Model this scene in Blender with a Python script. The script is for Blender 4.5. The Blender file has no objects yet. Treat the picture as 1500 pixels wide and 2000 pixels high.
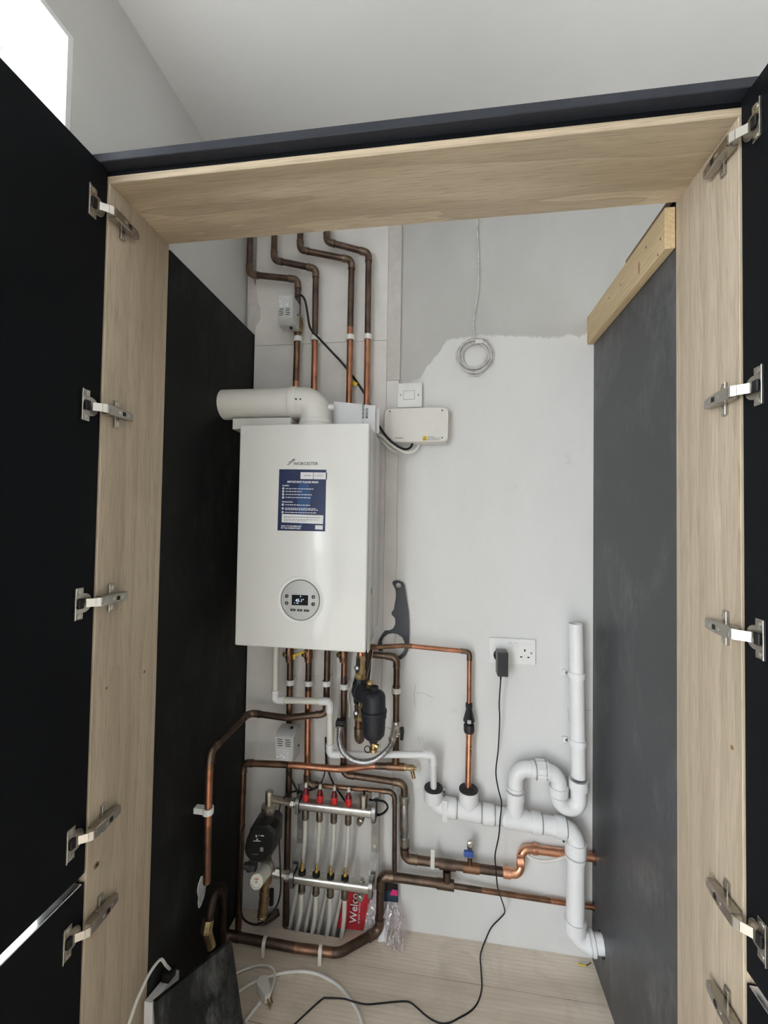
import bpy, bmesh, math, random
from mathutils import Vector, Matrix
random.seed(7)
SC = bpy.context.scene
COL = SC.collection
# ------------------------------------------------------------------ camera, world, light, exposure
CZ = 1.38                                    # eye height above the floor (m)
FPX = 815.0                                  # focal length for a 1500 px wide frame
RC = ((0.99039202, -0.01595001, 0.13736534), (0.01228703, 0.99954703, 0.02747279), (-0.13774131, -0.02552102, 0.99013939))
def w3(r): return Vector((r[0], r[2], -r[1]))
cam_d = bpy.data.cameras.new('camera'); cam = bpy.data.objects.new('camera', cam_d); COL.objects.link(cam)
_r, _u, _b = w3(RC[0]), -w3(RC[1]), -w3(RC[2])
cam.matrix_world = Matrix(((_r.x, _u.x, _b.x, 0), (_r.y, _u.y, _b.y, 0), (_r.z, _u.z, _b.z, CZ), (0, 0, 0, 1)))
cam_d.sensor_fit = 'HORIZONTAL'; cam_d.sensor_width = 36.0; cam_d.lens = FPX / 1500 * 36
cam_d.clip_start = 0.02
SC.camera = cam
SC.view_settings.view_transform = 'Standard'; SC.view_settings.look = 'None'
SC.view_settings.gamma = 1.0; SC.view_settings.use_curve_mapping = False
SC.view_settings.exposure = 0.0
world = bpy.data.worlds.new('overcast_sky'); SC.world = world; world.use_nodes = True
bg = world.node_tree.nodes['Background']
bg.inputs['Color'].default_value = (0.93, 0.95, 1.0, 1); bg.inputs['Strength'].default_value = 17.6
def portal(name, loc, rot, sx, sy):
    l = bpy.data.lights.new(name, 'AREA'); l.shape = 'RECTANGLE'; l.size = sx; l.size_y = sy
    l.cycles.is_portal = True
    o = bpy.data.objects.new(name, l); COL.objects.link(o); o.location = loc; o.rotation_euler = rot
    return o
WL, WB, WR, WF, HC = -0.73, 1.45, 1.70, -2.60, 2.535      # room: left, back, right, front walls, ceiling height
W1 = (-0.14, 0.705, 0.55, 2.325)                          # window_1 in the left wall beside the cupboard: y0, y1, z0, z1
W2 = (-2.05, -0.30, 0.03, 2.12)                           # window_2 further along the left wall
for n_, w_ in (('window_1_daylight', W1), ('window_2_daylight', W2)):
    portal(n_, (WL - 0.25, (w_[0] + w_[1]) / 2, (w_[2] + w_[3]) / 2), (0, -math.pi / 2, 0), w_[3] - w_[2], w_[1] - w_[0])

# ------------------------------------------------------------------ measuring: photo direction -> point on a real plane
def ray(px, py):
    a, b = (px - 750) / FPX, (py - 1000) / FPX
    d = Vector([RC[0][i] * a + RC[1][i] * b + RC[2][i] for i in range(3)])
    return Vector((d.x, d.z, -d.y))
def at_y(px, py, y):
    d = ray(px, py); d = d * (y / d.y); return Vector((d.x, y, CZ + d.z))
def at_z(px, py, z):
    d = ray(px, py); d = d * ((z - CZ) / d.z); return Vector((d.x, d.y, z))
def at_x(px, py, x):
    d = ray(px, py); d = d * (x / d.x); return Vector((x, d.y, CZ + d.z))

# ------------------------------------------------------------------ materials
def new_mat(name):
    m = bpy.data.materials.new(name); m.use_nodes = True
    nt = m.node_tree; return m, nt, nt.nodes['Principled BSDF']
def nd(nt, typ, **kw):
    n = nt.nodes.new(typ)
    for k, v in kw.items(): setattr(n, k, v)
    return n
def lk(nt, a, b): nt.links.new(a, b)
def mixc(nt, fac, a, b):
    n = nd(nt, 'ShaderNodeMix', data_type='RGBA')
    for s, v in ((n.inputs[0], fac), (n.inputs[6], a), (n.inputs[7], b)):
        if hasattr(v, 'is_output'): lk(nt, v, s)
        else: s.default_value = v if not isinstance(v, tuple) else (v + (1,) if len(v) == 3 else v)
    return n.outputs[2]
def noise(nt, scale, detail=3, rough=0.55, stretch=(1, 1, 1), dist=0.0):
    tc = nd(nt, 'ShaderNodeTexCoord'); mp = nd(nt, 'ShaderNodeMapping'); mp.inputs['Scale'].default_value = stretch
    lk(nt, tc.outputs['Object'], mp.inputs['Vector'])
    n = nd(nt, 'ShaderNodeTexNoise'); n.inputs['Scale'].default_value = scale; n.inputs['Detail'].default_value = detail
    n.inputs['Roughness'].default_value = rough; n.inputs['Distortion'].default_value = dist
    lk(nt, mp.outputs[0], n.inputs['Vector']); return n.outputs['Fac']
def ramp(nt, fac, p0, p1, c0=(0, 0, 0), c1=(1, 1, 1)):
    n = nd(nt, 'ShaderNodeValToRGB'); e = n.color_ramp.elements
    e[0].position = p0; e[1].position = p1; e[0].color = c0 + (1,); e[1].color = c1 + (1,)
    lk(nt, fac, n.inputs[0]); return n.outputs[0]
def bump(nt, bsdf, h, strength=0.2, dist=0.002):
    b = nd(nt, 'ShaderNodeBump'); b.inputs['Strength'].default_value = strength; b.inputs['Distance'].default_value = dist
    lk(nt, h, b.inputs['Height']); lk(nt, b.outputs[0], bsdf.inputs['Normal'])
def simple(name, col, rough=0.5, metal=0.0, var=0.12, scale=30, spec=0.5, bmp=0.0, coat=0.0):
    m, nt, b = new_mat(name)
    f = noise(nt, scale, 4)
    lo = tuple(c * (1 - var) for c in col); hi = tuple(min(1, c * (1 + var)) for c in col)
    lk(nt, mixc(nt, ramp(nt, f, 0.3, 0.7), lo, hi), b.inputs['Base Color'])
    b.inputs['Roughness'].default_value = rough; b.inputs['Metallic'].default_value = metal
    b.inputs['Specular IOR Level'].default_value = spec
    if coat: b.inputs['Coat Weight'].default_value = coat; b.inputs['Coat Roughness'].default_value = 0.05
    if bmp: bump(nt, b, f, bmp)
    return m
def wood(name, light, dark, axis, rough=0.5, grain=0.55, figure=1.0):
    m, nt, b = new_mat(name)
    def st(al, ac): return tuple(al if i == axis else ac for i in range(3))
    broad = noise(nt, 1.0, 3, 0.5, st(0.9, 9), 0.6)
    wv = nd(nt, 'ShaderNodeTexWave', wave_type='RINGS', rings_direction='XYZ'[axis], wave_profile='SAW')
    tc = nd(nt, 'ShaderNodeTexCoord'); mp = nd(nt, 'ShaderNodeMapping'); mp.inputs['Scale'].default_value = st(1.1, 10)
    mp.inputs['Location'].default_value = (0.31, 0.77, 0.43)
    lk(nt, tc.outputs['Object'], mp.inputs[0]); lk(nt, mp.outputs[0], wv.inputs['Vector'])
    wv.inputs['Scale'].default_value = 2.6; wv.inputs['Distortion'].default_value = 6; wv.inputs['Detail'].default_value = 2
    wv.inputs['Detail Scale'].default_value = 0.6
    fine = noise(nt, 1.0, 4, 0.6, st(14, 300))
    c = mixc(nt, ramp(nt, broad, 0.32, 0.62), dark, light)
    mid = tuple(0.80 * d for d in dark)
    mw = nd(nt, 'ShaderNodeMath', operation='MULTIPLY'); lk(nt, ramp(nt, wv.outputs['Fac'], 0.45, 1.0), mw.inputs[0]); mw.inputs[1].default_value = 0.50 * figure
    c = mixc(nt, mw.outputs[0], c, mid)
    mf = nd(nt, 'ShaderNodeMath', operation='MULTIPLY'); lk(nt, ramp(nt, fine, 0.46, 0.66), mf.inputs[0]); mf.inputs[1].default_value = grain
    c = mixc(nt, mf.outputs[0], c, tuple(d * 0.72 for d in dark))
    lk(nt, c, b.inputs['Base Color'])
    b.inputs['Roughness'].default_value = rough
    bump(nt, b, fine, 0.08, 0.001)
    return m
M = {}
M['oak_x'] = wood('oak_laminate_lengthways', (0.66, 0.54, 0.395), (0.44, 0.345, 0.235), 0)
M['oak_z'] = wood('oak_laminate_upright', (0.57, 0.475, 0.36), (0.43, 0.345, 0.25), 2)
M['floor'] = wood('oak_floor_laminate', (0.84, 0.735, 0.62), (0.64, 0.545, 0.44), 0, 0.45, 0.22, 0.6)
M['pine'] = wood('pine', (0.74, 0.58, 0.36), (0.60, 0.44, 0.25), 1, 0.6)
M['brownboard'] = simple('hardboard_edge', (0.22, 0.14, 0.10), 0.8)
def _dirty_floor():
    nt = M['floor'].node_tree; b = nt.nodes['Principled BSDF']; src = b.inputs['Base Color'].links[0].from_socket
    f = ramp(nt, noise(nt, 6, 6, 0.68, (1, 1, 1), 0.7), 0.50, 0.74); k = nd(nt, 'ShaderNodeMath', operation='MULTIPLY'); lk(nt, f, k.inputs[0]); k.inputs[1].default_value = 0.45
    lk(nt, mixc(nt, k.outputs[0], src, (0.40, 0.33, 0.25)), b.inputs['Base Color'])
_dirty_floor()
def dark_board(name, col, scuff, amount, rough=0.42, spec=0.4):
    m, nt, b = new_mat(name)
    big = noise(nt, 3.0, 6, 0.62, (1, 1, 1), 0.8); f2 = noise(nt, 26, 5, 0.7, (1, 1, 0.35))
    speck = noise(nt, 420, 2, 0.5)
    mu = nd(nt, 'ShaderNodeMath', operation='MULTIPLY'); lk(nt, ramp(nt, big, 0.45, 0.78), mu.inputs[0]); lk(nt, ramp(nt, f2, 0.40, 0.8), mu.inputs[1])
    m2 = nd(nt, 'ShaderNodeMath', operation='MULTIPLY'); lk(nt, mu.outputs[0], m2.inputs[0]); m2.inputs[1].default_value = amount
    c = mixc(nt, m2.outputs[0], col, scuff)
    ms = nd(nt, 'ShaderNodeMath', operation='MULTIPLY'); lk(nt, ramp(nt, speck, 0.60, 0.72), ms.inputs[0]); ms.inputs[1].default_value = 0.10
    c = mixc(nt, ms.outputs[0], c, scuff)
    lk(nt, c, b.inputs['Base Color']); b.inputs['Roughness'].default_value = rough; b.inputs['Specular IOR Level'].default_value = spec
    bump(nt, b, speck, 0.05, 0.0005)
    return m
M['door'] = dark_board('black_laminate', (0.0050, 0.0058, 0.0075), (0.03, 0.03, 0.034), 0.04, 0.6, 0.10)
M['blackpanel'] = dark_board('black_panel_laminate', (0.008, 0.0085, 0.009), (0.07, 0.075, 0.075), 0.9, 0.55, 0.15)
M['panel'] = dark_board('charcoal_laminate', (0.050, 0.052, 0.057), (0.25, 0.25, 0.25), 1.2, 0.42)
M['dusty'] = dark_board('dusty_charcoal_laminate', (0.012, 0.012, 0.012), (0.26, 0.26, 0.25), 2.2, 0.55, 0.2)
M['cornice'] = dark_board('blue_black_laminate', (0.026, 0.029, 0.039), (0.16, 0.17, 0.20), 0.35, 0.45, 0.25)

def wall_paint():
    m, nt, b = new_mat('white_mist_coat_and_grey_paint')
    pts = [(-0.75, 1.66), (-0.165, 1.66)] + [(p.x, p.z) for p in (at_y(a, c, WB) for a, c in
          ((783, 746), (800, 748), (823, 738), (833, 718), (846, 703), (861, 688), (866, 671), (880, 662), (908, 660), (930, 655), (1020, 657), (1070, 660), (1100, 658), (1112, 651), (1120, 656), (1132, 660), (1148, 650), (1160, 648)))] + [(1.7, 2.02)]
    tc = nd(nt, 'ShaderNodeTexCoord'); sp = nd(nt, 'ShaderNodeSeparateXYZ'); lk(nt, tc.outputs['Object'], sp.inputs[0])
    mr = nd(nt, 'ShaderNodeMapRange'); lk(nt, sp.outputs['X'], mr.inputs['Value'])
    mr.inputs['From Min'].default_value = -0.8; mr.inputs['From Max'].default_value = 1.8
    fc = nd(nt, 'ShaderNodeFloatCurve'); cu = fc.mapping.curves[0]
    zn = lambda z: (z - 1.4) / 1.0
    while len(cu.points) < len(pts): cu.points.new(0.5, 0.5)
    for q, (x, z) in zip(cu.points, pts): q.location = ((x + 0.8) / 2.6, zn(z)); q.handle_type = 'VECTOR'
    fc.mapping.update(); lk(nt, mr.outputs[0], fc.inputs['Value'])
    zz = nd(nt, 'ShaderNodeMath', operation='SUBTRACT'); lk(nt, sp.outputs['Z'], zz.inputs[0]); zz.inputs[1].default_value = 1.4
    df = nd(nt, 'ShaderNodeMath', operation='SUBTRACT'); lk(nt, zz.outputs[0], df.inputs[0]); lk(nt, fc.outputs[0], df.inputs[1])
    n1 = noise(nt, 60, 5, 0.7); nn = nd(nt, 'ShaderNodeMath', operation='MULTIPLY_ADD'); lk(nt, n1, nn.inputs[0]); nn.inputs[1].default_value = 0.03; lk(nt, df.outputs[0], nn.inputs[2])
    mask = ramp(nt, nn.outputs[0], 0.012, 0.020)
    roll = noise(nt, 5, 5, 0.6, (1, 1, 0.5)); smut = noise(nt, 9, 6, 0.7)
    white = mixc(nt, ramp(nt, roll, 0.3, 0.7), (0.70, 0.695, 0.69), (0.75, 0.75, 0.75))
    white = mixc(nt, ramp(nt, smut, 0.64, 0.80), white, (0.60, 0.575, 0.55))
    grey = mixc(nt, ramp(nt, roll, 0.3, 0.7), (0.47, 0.465, 0.455), (0.53, 0.525, 0.515))
    lk(nt, mixc(nt, mask, white, grey), b.inputs['Base Color']); b.inputs['Roughness'].default_value = 0.7
    bump(nt, b, noise(nt, 300, 3), 0.06, 0.001)
    return m
M['wall_back'] = wall_paint()
M['wall'] = simple('grey_wall_paint', (0.64, 0.635, 0.625), 0.75, 0, 0.03, 4, bmp=0.02)
M['ceiling'] = simple('ceiling_paint', (0.88, 0.88, 0.885), 0.8, 0, 0.02, 3)
M['reveal'] = simple('white_reveal_paint', (0.85, 0.85, 0.85), 0.7, 0, 0.03, 6)
M['backboard'] = simple('white_painted_backboard', (0.71, 0.69, 0.675), 0.65, 0, 0.05, 12, bmp=0.03)
M['greystrip'] = simple('grey_painted_strip', (0.56, 0.53, 0.51), 0.7, 0, 0.07, 30)
M['upvc'] = simple('white_window_frame', (0.85, 0.86, 0.86), 0.35, 0, 0.02)
M['stone'] = simple('patio_stone', (0.42, 0.41, 0.39), 0.9, 0, 0.1, 4)
M['subfloor'] = simple('subfloor', (0.018, 0.016, 0.014), 0.95)
def metal2(name, a, b_, rough, scale=22, stretch=(1, 1, 1), metal=1.0, p=(0.35, 0.65)):
    m, nt, b = new_mat(name)
    f = noise(nt, scale, 6, 0.65, stretch)
    lk(nt, mixc(nt, ramp(nt, f, *p), a, b_), b.inputs['Base Color'])
    b.inputs['Metallic'].default_value = metal
    lk(nt, ramp(nt, noise(nt, scale * 2.3, 3), 0.2, 0.8, (rough * 0.75,) * 3, (min(1, rough * 1.35),) * 3), b.inputs['Roughness'])
    return m
M['copper'] = metal2('bright_copper', (0.34, 0.16, 0.095), (0.60, 0.28, 0.17), 0.36)
M['press'] = metal2('new_copper', (0.70, 0.34, 0.21), (0.86, 0.47, 0.32), 0.30)
M['brown'] = metal2('tarnished_copper', (0.085, 0.062, 0.050), (0.19, 0.130, 0.100), 0.45, 18)
M['dull'] = metal2('dull_copper', (0.14, 0.088, 0.060), (0.34, 0.185, 0.115), 0.42, 14)
M['solder'] = metal2('solder_joint', (0.13, 0.092, 0.068), (0.27, 0.20, 0.145), 0.44, 40)
M['brass'] = metal2('brass', (0.46, 0.33, 0.15), (0.68, 0.52, 0.27), 0.36, 40)
M['oldbrass'] = metal2('old_brass', (0.30, 0.22, 0.12), (0.47, 0.36, 0.20), 0.42, 40)
M['gold'] = metal2('yellow_brass', (0.75, 0.50, 0.12), (0.86, 0.62, 0.22), 0.28, 40)
M['nickel'] = metal2('nickel_plate', (0.50, 0.47, 0.42), (0.66, 0.63, 0.57), 0.32, 30)
M['steel'] = metal2('brushed_steel', (0.55, 0.54, 0.52), (0.72, 0.71, 0.69), 0.30, 6, (8, 1, 40))
M['zinc'] = metal2('zinc_steel', (0.30, 0.30, 0.295), (0.46, 0.46, 0.45), 0.34, 30)
M['shadecopper'] = metal2('copper_with_shade', (0.040, 0.030, 0.025), (0.085, 0.06, 0.048), 0.5, 18)  # darker than the other copper: the corner's shade is in this colour
M['hinge'] = metal2('nickel_hinge', (0.40, 0.375, 0.335), (0.46, 0.435, 0.39), 0.26, 8)
M['hinge_light'] = metal2('hinge_link_and_lit_lip', (0.54, 0.515, 0.47), (0.60, 0.575, 0.53), 0.30, 8)
M['alu'] = metal2('aluminium_edge', (0.80, 0.80, 0.82), (0.90, 0.90, 0.92), 0.25, 20)
M['white'] = simple('white_plastic', (0.80, 0.80, 0.80), 0.32, 0, 0.03, 20)
M['waste'] = simple('white_waste_pipe', (0.80, 0.80, 0.815), 0.28, 0, 0.03, 14)
M['warm'] = simple('warm_white_plastic', (0.74, 0.72, 0.66), 0.34, 0, 0.04, 14)
M['flue'] = simple('white_flue_enamel', (0.72, 0.71, 0.68), 0.3, 0, 0.03, 10)
M['enamel'] = simple('white_boiler_enamel', (0.76, 0.76, 0.745), 0.10, 0, 0.012, 6, spec=0.35)
M['casing'] = simple('white_boiler_side', (0.72, 0.72, 0.705), 0.25, 0, 0.02, 6)
M['control'] = simple('cream_control_box', (0.72, 0.70, 0.665), 0.4, 0, 0.02)
M['greyplastic'] = simple('grey_plastic', (0.52, 0.53, 0.53), 0.45, 0, 0.04)
M['dial'] = simple('silver_grey_fascia', (0.50, 0.51, 0.50), 0.35, 0, 0.02)
M['pex'] = simple('white_pex_pipe', (0.68, 0.66, 0.61), 0.4, 0, 0.06, 20)
M['black'] = simple('black_plastic', (0.011, 0.011, 0.012), 0.45, 0, 0.2, 30, 0.3)
M['filter'] = simple('dark_grey_filter_plastic', (0.017, 0.019, 0.025), 0.5, 0, 0.15, 60, 0.35)
M['adapter'] = simple('charcoal_adapter_plastic', (0.020, 0.020, 0.024), 0.5)
M['darknickel'] = metal2('dull_nickel', (0.15, 0.13, 0.105), (0.26, 0.23, 0.19), 0.36, 40)
M['adaptertop'] = simple('grey_adapter_plastic', (0.15, 0.15, 0.155), 0.45)
M['rubber'] = simple('black_rubber', (0.016, 0.016, 0.016), 0.6)
M['tool'] = simple('dark_blue_grey_plastic', (0.030, 0.035, 0.048), 0.45)
M['pumpgrey'] = simple('cast_pump_housing', (0.10, 0.10, 0.10), 0.5, 0.6, 0.2, 60, bmp=0.2)
M['red'] = simple('red_plastic', (0.66, 0.030, 0.030), 0.3, 0, 0.1)
M['darkred'] = simple('dark_red_plastic', (0.16, 0.010, 0.016), 0.25)
M['bagred'] = simple('red_printed_bag', (0.56, 0.030, 0.045), 0.28, 0, 0.25, 18)
M['pink'] = simple('pink_print', (0.72, 0.03, 0.20), 0.4)
M['navy'] = simple('navy_print', (0.020, 0.045, 0.085), 0.35, 0, 0.3)
M['blueprint'] = simple('dark_blue_sticker', (0.010, 0.021, 0.085), 0.4, 0, 0.15, 20, 0.35)
M['midblue'] = simple('mid_blue_print', (0.018, 0.065, 0.19), 0.4, 0, .1, 20, 0.35)
M['yellow'] = simple('yellow_plastic', (0.78, 0.56, 0.03), 0.4)
M['blue'] = simple('blue_plastic', (0.035, 0.10, 0.36), 0.4)
M['screen'] = simple('black_display_glass', (0.004, 0.005, 0.008), 0.4, 0, 0.1, 30, 0.12)
M['ink'] = simple('black_ink', (0.02, 0.02, 0.022), 0.5)
M['greyink'] = simple('grey_ink', (0.28, 0.28, 0.29), 0.5)
M['whiteink'] = simple('white_ink', (0.80, 0.82, 0.85), 0.5, 0, 0.02)
M['redink'] = simple('red_ink', (0.55, 0.05, 0.04), 0.5)
M['paper'] = simple('white_paper', (0.74, 0.745, 0.78), 0.6, 0, 0.02)
M['plaster'] = simple('rough_white_plaster', (0.62, 0.62, 0.61), 0.85, 0, 0.2, 40, bmp=0.5)
M['cable_white'] = simple('white_cable', (0.74, 0.73, 0.70), 0.4, 0, 0.05)
M['cable_grey'] = simple('painted_grey_white_cable', (0.60, 0.585, 0.57), 0.5, 0, 0.25, 60)
M['knot'] = simple('brown_wood_knot', (0.22, 0.12, 0.06), 0.6)
M['hole'] = simple('dark_hole', (0.01, 0.01, 0.01), 0.9)
def emit(name, col, s):
    m, nt, b = new_mat(name); b.inputs['Base Color'].default_value = (0, 0, 0, 1)
    b.inputs['Emission Color'].default_value = col + (1,); b.inputs['Emission Strength'].default_value = s; return m
M['lcd'] = emit('lit_display_segments', (0.75, 0.87, 1.0), 1.1)
def clear(name, tint, gl=0.10, rough=0.05):
    m = bpy.data.materials.new(name); m.use_nodes = True; nt = m.node_tree; nt.nodes.remove(nt.nodes['Principled BSDF'])
    t = nd(nt, 'ShaderNodeBsdfTransparent'); t.inputs[0].default_value = tint + (1,)
    g = nd(nt, 'ShaderNodeBsdfGlossy'); g.inputs['Roughness'].default_value = rough; g.inputs[0].default_value = (1, 1, 1, 1)
    x = nd(nt, 'ShaderNodeMixShader'); x.inputs[0].default_value = gl
    lk(nt, t.outputs[0], x.inputs[1]); lk(nt, g.outputs[0], x.inputs[2]); lk(nt, x.outputs[0], nt.nodes['Material Output'].inputs[0])
    return m
M['glass'] = clear('window_glass', (0.95, 0.97, 0.96), 0.06, 0.0)
M['clearred'] = clear('clear_flow_tube', (0.80, 0.72, 0.70), 0.22, 0.1)
M['film'] = clear('crinkled_clear_bag', (0.93, 0.88, 0.90), 0.22, 0.18)
def _streaks():
    nt = M['film'].node_tree; f = ramp(nt, noise(nt, 1.0, 5, 0.65, (170, 170, 22), 0.6), 0.52, 0.64)
    d = nd(nt, 'ShaderNodeBsdfDiffuse'); d.inputs[0].default_value = (0.8, 0.78, 0.79, 1); x = nd(nt, 'ShaderNodeMixShader')
    out_ = nt.nodes['Material Output']; src = out_.inputs[0].links[0].from_socket
    lk(nt, f, x.inputs[0]); lk(nt, src, x.inputs[1]); lk(nt, d.outputs[0], x.inputs[2]); lk(nt, x.outputs[0], out_.inputs[0])
_streaks()

# ------------------------------------------------------------------ mesh building
ORG = {}
class MB:
    def __init__(s): s.bm = bmesh.new()
    def box(s, x0, x1, y0, y1, z0, z1, bev=0.0, seg=2):
        return s.obox(Vector(((x0 + x1) / 2, (y0 + y1) / 2, (z0 + z1) / 2)), Vector((abs(x1 - x0) / 2, 0, 0)), Vector((0, abs(y1 - y0) / 2, 0)), Vector((0, 0, abs(z1 - z0) / 2)), bev, seg)
    def obox(s, c, a, b, d, bev=0.0, seg=2):
        mt = Matrix(((a.x, b.x, d.x, c.x), (a.y, b.y, d.y, c.y), (a.z, b.z, d.z, c.z), (0, 0, 0, 1)))
        r = bmesh.ops.create_cube(s.bm, size=2.0, matrix=mt)
        if mt.to_3x3().determinant() < 0: bmesh.ops.reverse_faces(s.bm, faces=list({f for v in r['verts'] for f in v.link_faces}))
        if bev > 0:
            es = list({e for v in r['verts'] for e in v.link_edges})
            bmesh.ops.bevel(s.bm, geom=es, offset=bev, segments=seg, affect='EDGES', profile=0.5)
        return s
    def tube(s, pts, r, n=12, cap=True, squash=None):
        pts = [Vector(p) for p in pts]; N = len(pts); rs = r if isinstance(r, (list, tuple)) else [r] * N
        tg = []
        for i in range(N):
            a = pts[max(i - 1, 0)]; b = pts[min(i + 1, N - 1)]; t = b - a
            tg.append(t.normalized() if t.length > 1e-9 else Vector((0, 0, 1)))
        u = tg[0].orthogonal().normalized(); rings = []
        for i in range(N):
            u = (u - tg[i] * u.dot(tg[i]))
            u = u.normalized() if u.length > 1e-6 else tg[i].orthogonal().normalized()
            v = tg[i].cross(u)
            rings.append([s.bm.verts.new(pts[i] + (u * math.cos(2 * math.pi * k / n) + v * math.sin(2 * math.pi * k / n)) * rs[i]) for k in range(n)])
        for i in range(N - 1):
            for k in range(n):
                s.bm.faces.new((rings[i][k], rings[i][(k + 1) % n], rings[i + 1][(k + 1) % n], rings[i + 1][k]))
        if cap:
            s.bm.faces.new(list(reversed(rings[0]))); s.bm.faces.new(rings[-1])
        return s
    def cyl(s, a, b, r, n=16, r2=None): return s.tube([a, b], [r, r if r2 is None else r2], n)
    def lathe(s, p, ax, prof, n=20):
        p = Vector(p); ax = Vector(ax).normalized(); u = ax.orthogonal().normalized(); v = ax.cross(u); rings = []
        for d, r in prof:
            c = p + ax * d
            rings.append([s.bm.verts.new(c + (u * math.cos(2 * math.pi * k / n) + v * math.sin(2 * math.pi * k / n)) * max(r, 1e-5)) for k in range(n)])
        for i in range(len(rings) - 1):
            for k in range(n):
                s.bm.faces.new((rings[i][k], rings[i][(k + 1) % n], rings[i + 1][(k + 1) % n], rings[i + 1][k]))
        s.bm.faces.new(list(reversed(rings[0]))); s.bm.faces.new(rings[-1])
        return s
    def prism(s, pts, vec):
        pts = [Vector(p) for p in pts]; vec = Vector(vec)
        a = [s.bm.verts.new(p) for p in pts]; b = [s.bm.verts.new(p + vec) for p in pts]; n = len(pts)
        f1 = s.bm.faces.new(a); f2 = s.bm.faces.new(list(reversed(b)))
        fs = [f1, f2]
        for i in range(n): fs.append(s.bm.faces.new((a[(i + 1) % n], a[i], b[i], b[(i + 1) % n])))
        bmesh.ops.recalc_face_normals(s.bm, faces=fs)
        return s
    def holed(s, outer, holes, vec):
        loops = [[Vector(p) for p in outer]] + [[Vector(p) for p in h] for h in holes]; vec = Vector(vec); fs = []
        for off in (Vector((0, 0, 0)), vec):
            es = []
            for L in loops:
                vs = [s.bm.verts.new(p + off) for p in L]
                es += [s.bm.edges.new((vs[i], vs[(i + 1) % len(vs)])) for i in range(len(vs))]
            g = bmesh.ops.triangle_fill(s.bm, use_beauty=True, use_dissolve=False, edges=es)
            fs += [f for f in g['geom'] if isinstance(f, bmesh.types.BMFace)]
        for L in loops:
            n = len(L); a = [s.bm.verts.new(p) for p in L]; b = [s.bm.verts.new(p + vec) for p in L]
            for i in range(n): fs.append(s.bm.faces.new((a[i], a[(i + 1) % n], b[(i + 1) % n], b[i])))
        bmesh.ops.remove_doubles(s.bm, verts=s.bm.verts, dist=1e-6)
        bmesh.ops.recalc_face_normals(s.bm, faces=s.bm.faces)
        return s
    def grid(s, fn, nu, nv):
        vs = [[s.bm.verts.new(fn(i / nu, j / nv)) for j in range(nv + 1)] for i in range(nu + 1)]
        for i in range(nu):
            for j in range(nv): s.bm.faces.new((vs[i][j], vs[i + 1][j], vs[i + 1][j + 1], vs[i][j + 1]))
        return s
    def build(s, name, mat, parent=None, org=None, ang=35):
        if parent is not None: o = ORG[parent.name]
        elif org is not None: o = Vector(org)
        else:
            xs = [v.co for v in s.bm.verts]
            o = Vector(((min(v.x for v in xs) + max(v.x for v in xs)) / 2, (min(v.y for v in xs) + max(v.y for v in xs)) / 2, min(v.z for v in xs)))
        bmesh.ops.translate(s.bm, verts=s.bm.verts, vec=-o)
        me = bpy.data.meshes.new(name); s.bm.to_mesh(me); s.bm.free()
        me.materials.append(M[mat] if isinstance(mat, str) else mat)
        me.shade_smooth(); me.set_sharp_from_angle(angle=math.radians(ang))
        ob = bpy.data.objects.new(name, me); COL.objects.link(ob)
        if parent is not None: ob.parent = parent
        else: ob.location = o
        ORG[ob.name] = o
        return ob
def tag(o, label, cat, group=None, kind='thing'):
    o['label'] = label; o['category'] = cat; o['kind'] = kind
    if group: o['group'] = group
    return o
def thing(name, label, cat, loc, group=None):
    o = bpy.data.objects.new(name, None); COL.objects.link(o); o.location = loc; o.empty_display_size = 0.03
    ORG[o.name] = Vector(loc); return tag(o, label, cat, group)
def struct(o): o['kind'] = 'structure'; return o
def X3(*a): return Vector(a)
UX, UY, UZ = Vector((1, 0, 0)), Vector((0, 1, 0)), Vector((0, 0, 1))
def smooth(pts, k=6):
    pts = [Vector(p) for p in pts]; P = [pts[0] * 2 - pts[1]] + pts + [pts[-1] * 2 - pts[-2]]; out = []
    for i in range(1, len(P) - 2):
        for j in range(k):
            t = j / k; a, b, c, d = P[i - 1], P[i], P[i + 1], P[i + 2]
            out.append(0.5 * ((2 * b) + (c - a) * t + (2 * a - 5 * b + 4 * c - d) * t * t + (3 * b - a - 3 * c + d) * t ** 3))
    return out + [pts[-1]]
def rrect(w, h, r, n=5):
    o = []
    for cx, cy, a0 in ((w / 2 - r, h / 2 - r, 0), (-w / 2 + r, h / 2 - r, 90), (-w / 2 + r, -h / 2 + r, 180), (w / 2 - r, -h / 2 + r, 270)):
        for i in range(n + 1):
            a = math.radians(a0 + 90 * i / n); o.append((cx + r * math.cos(a), cy + r * math.sin(a)))
    return o
def on(c, pts, u=UX, v=UZ): return [Vector(c) + u * a + v * b for a, b in pts]
def circ(r, n=20, rz=None): return [(r * math.cos(2 * math.pi * i / n), (rz or r) * math.sin(2 * math.pi * i / n)) for i in range(n)]
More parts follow.
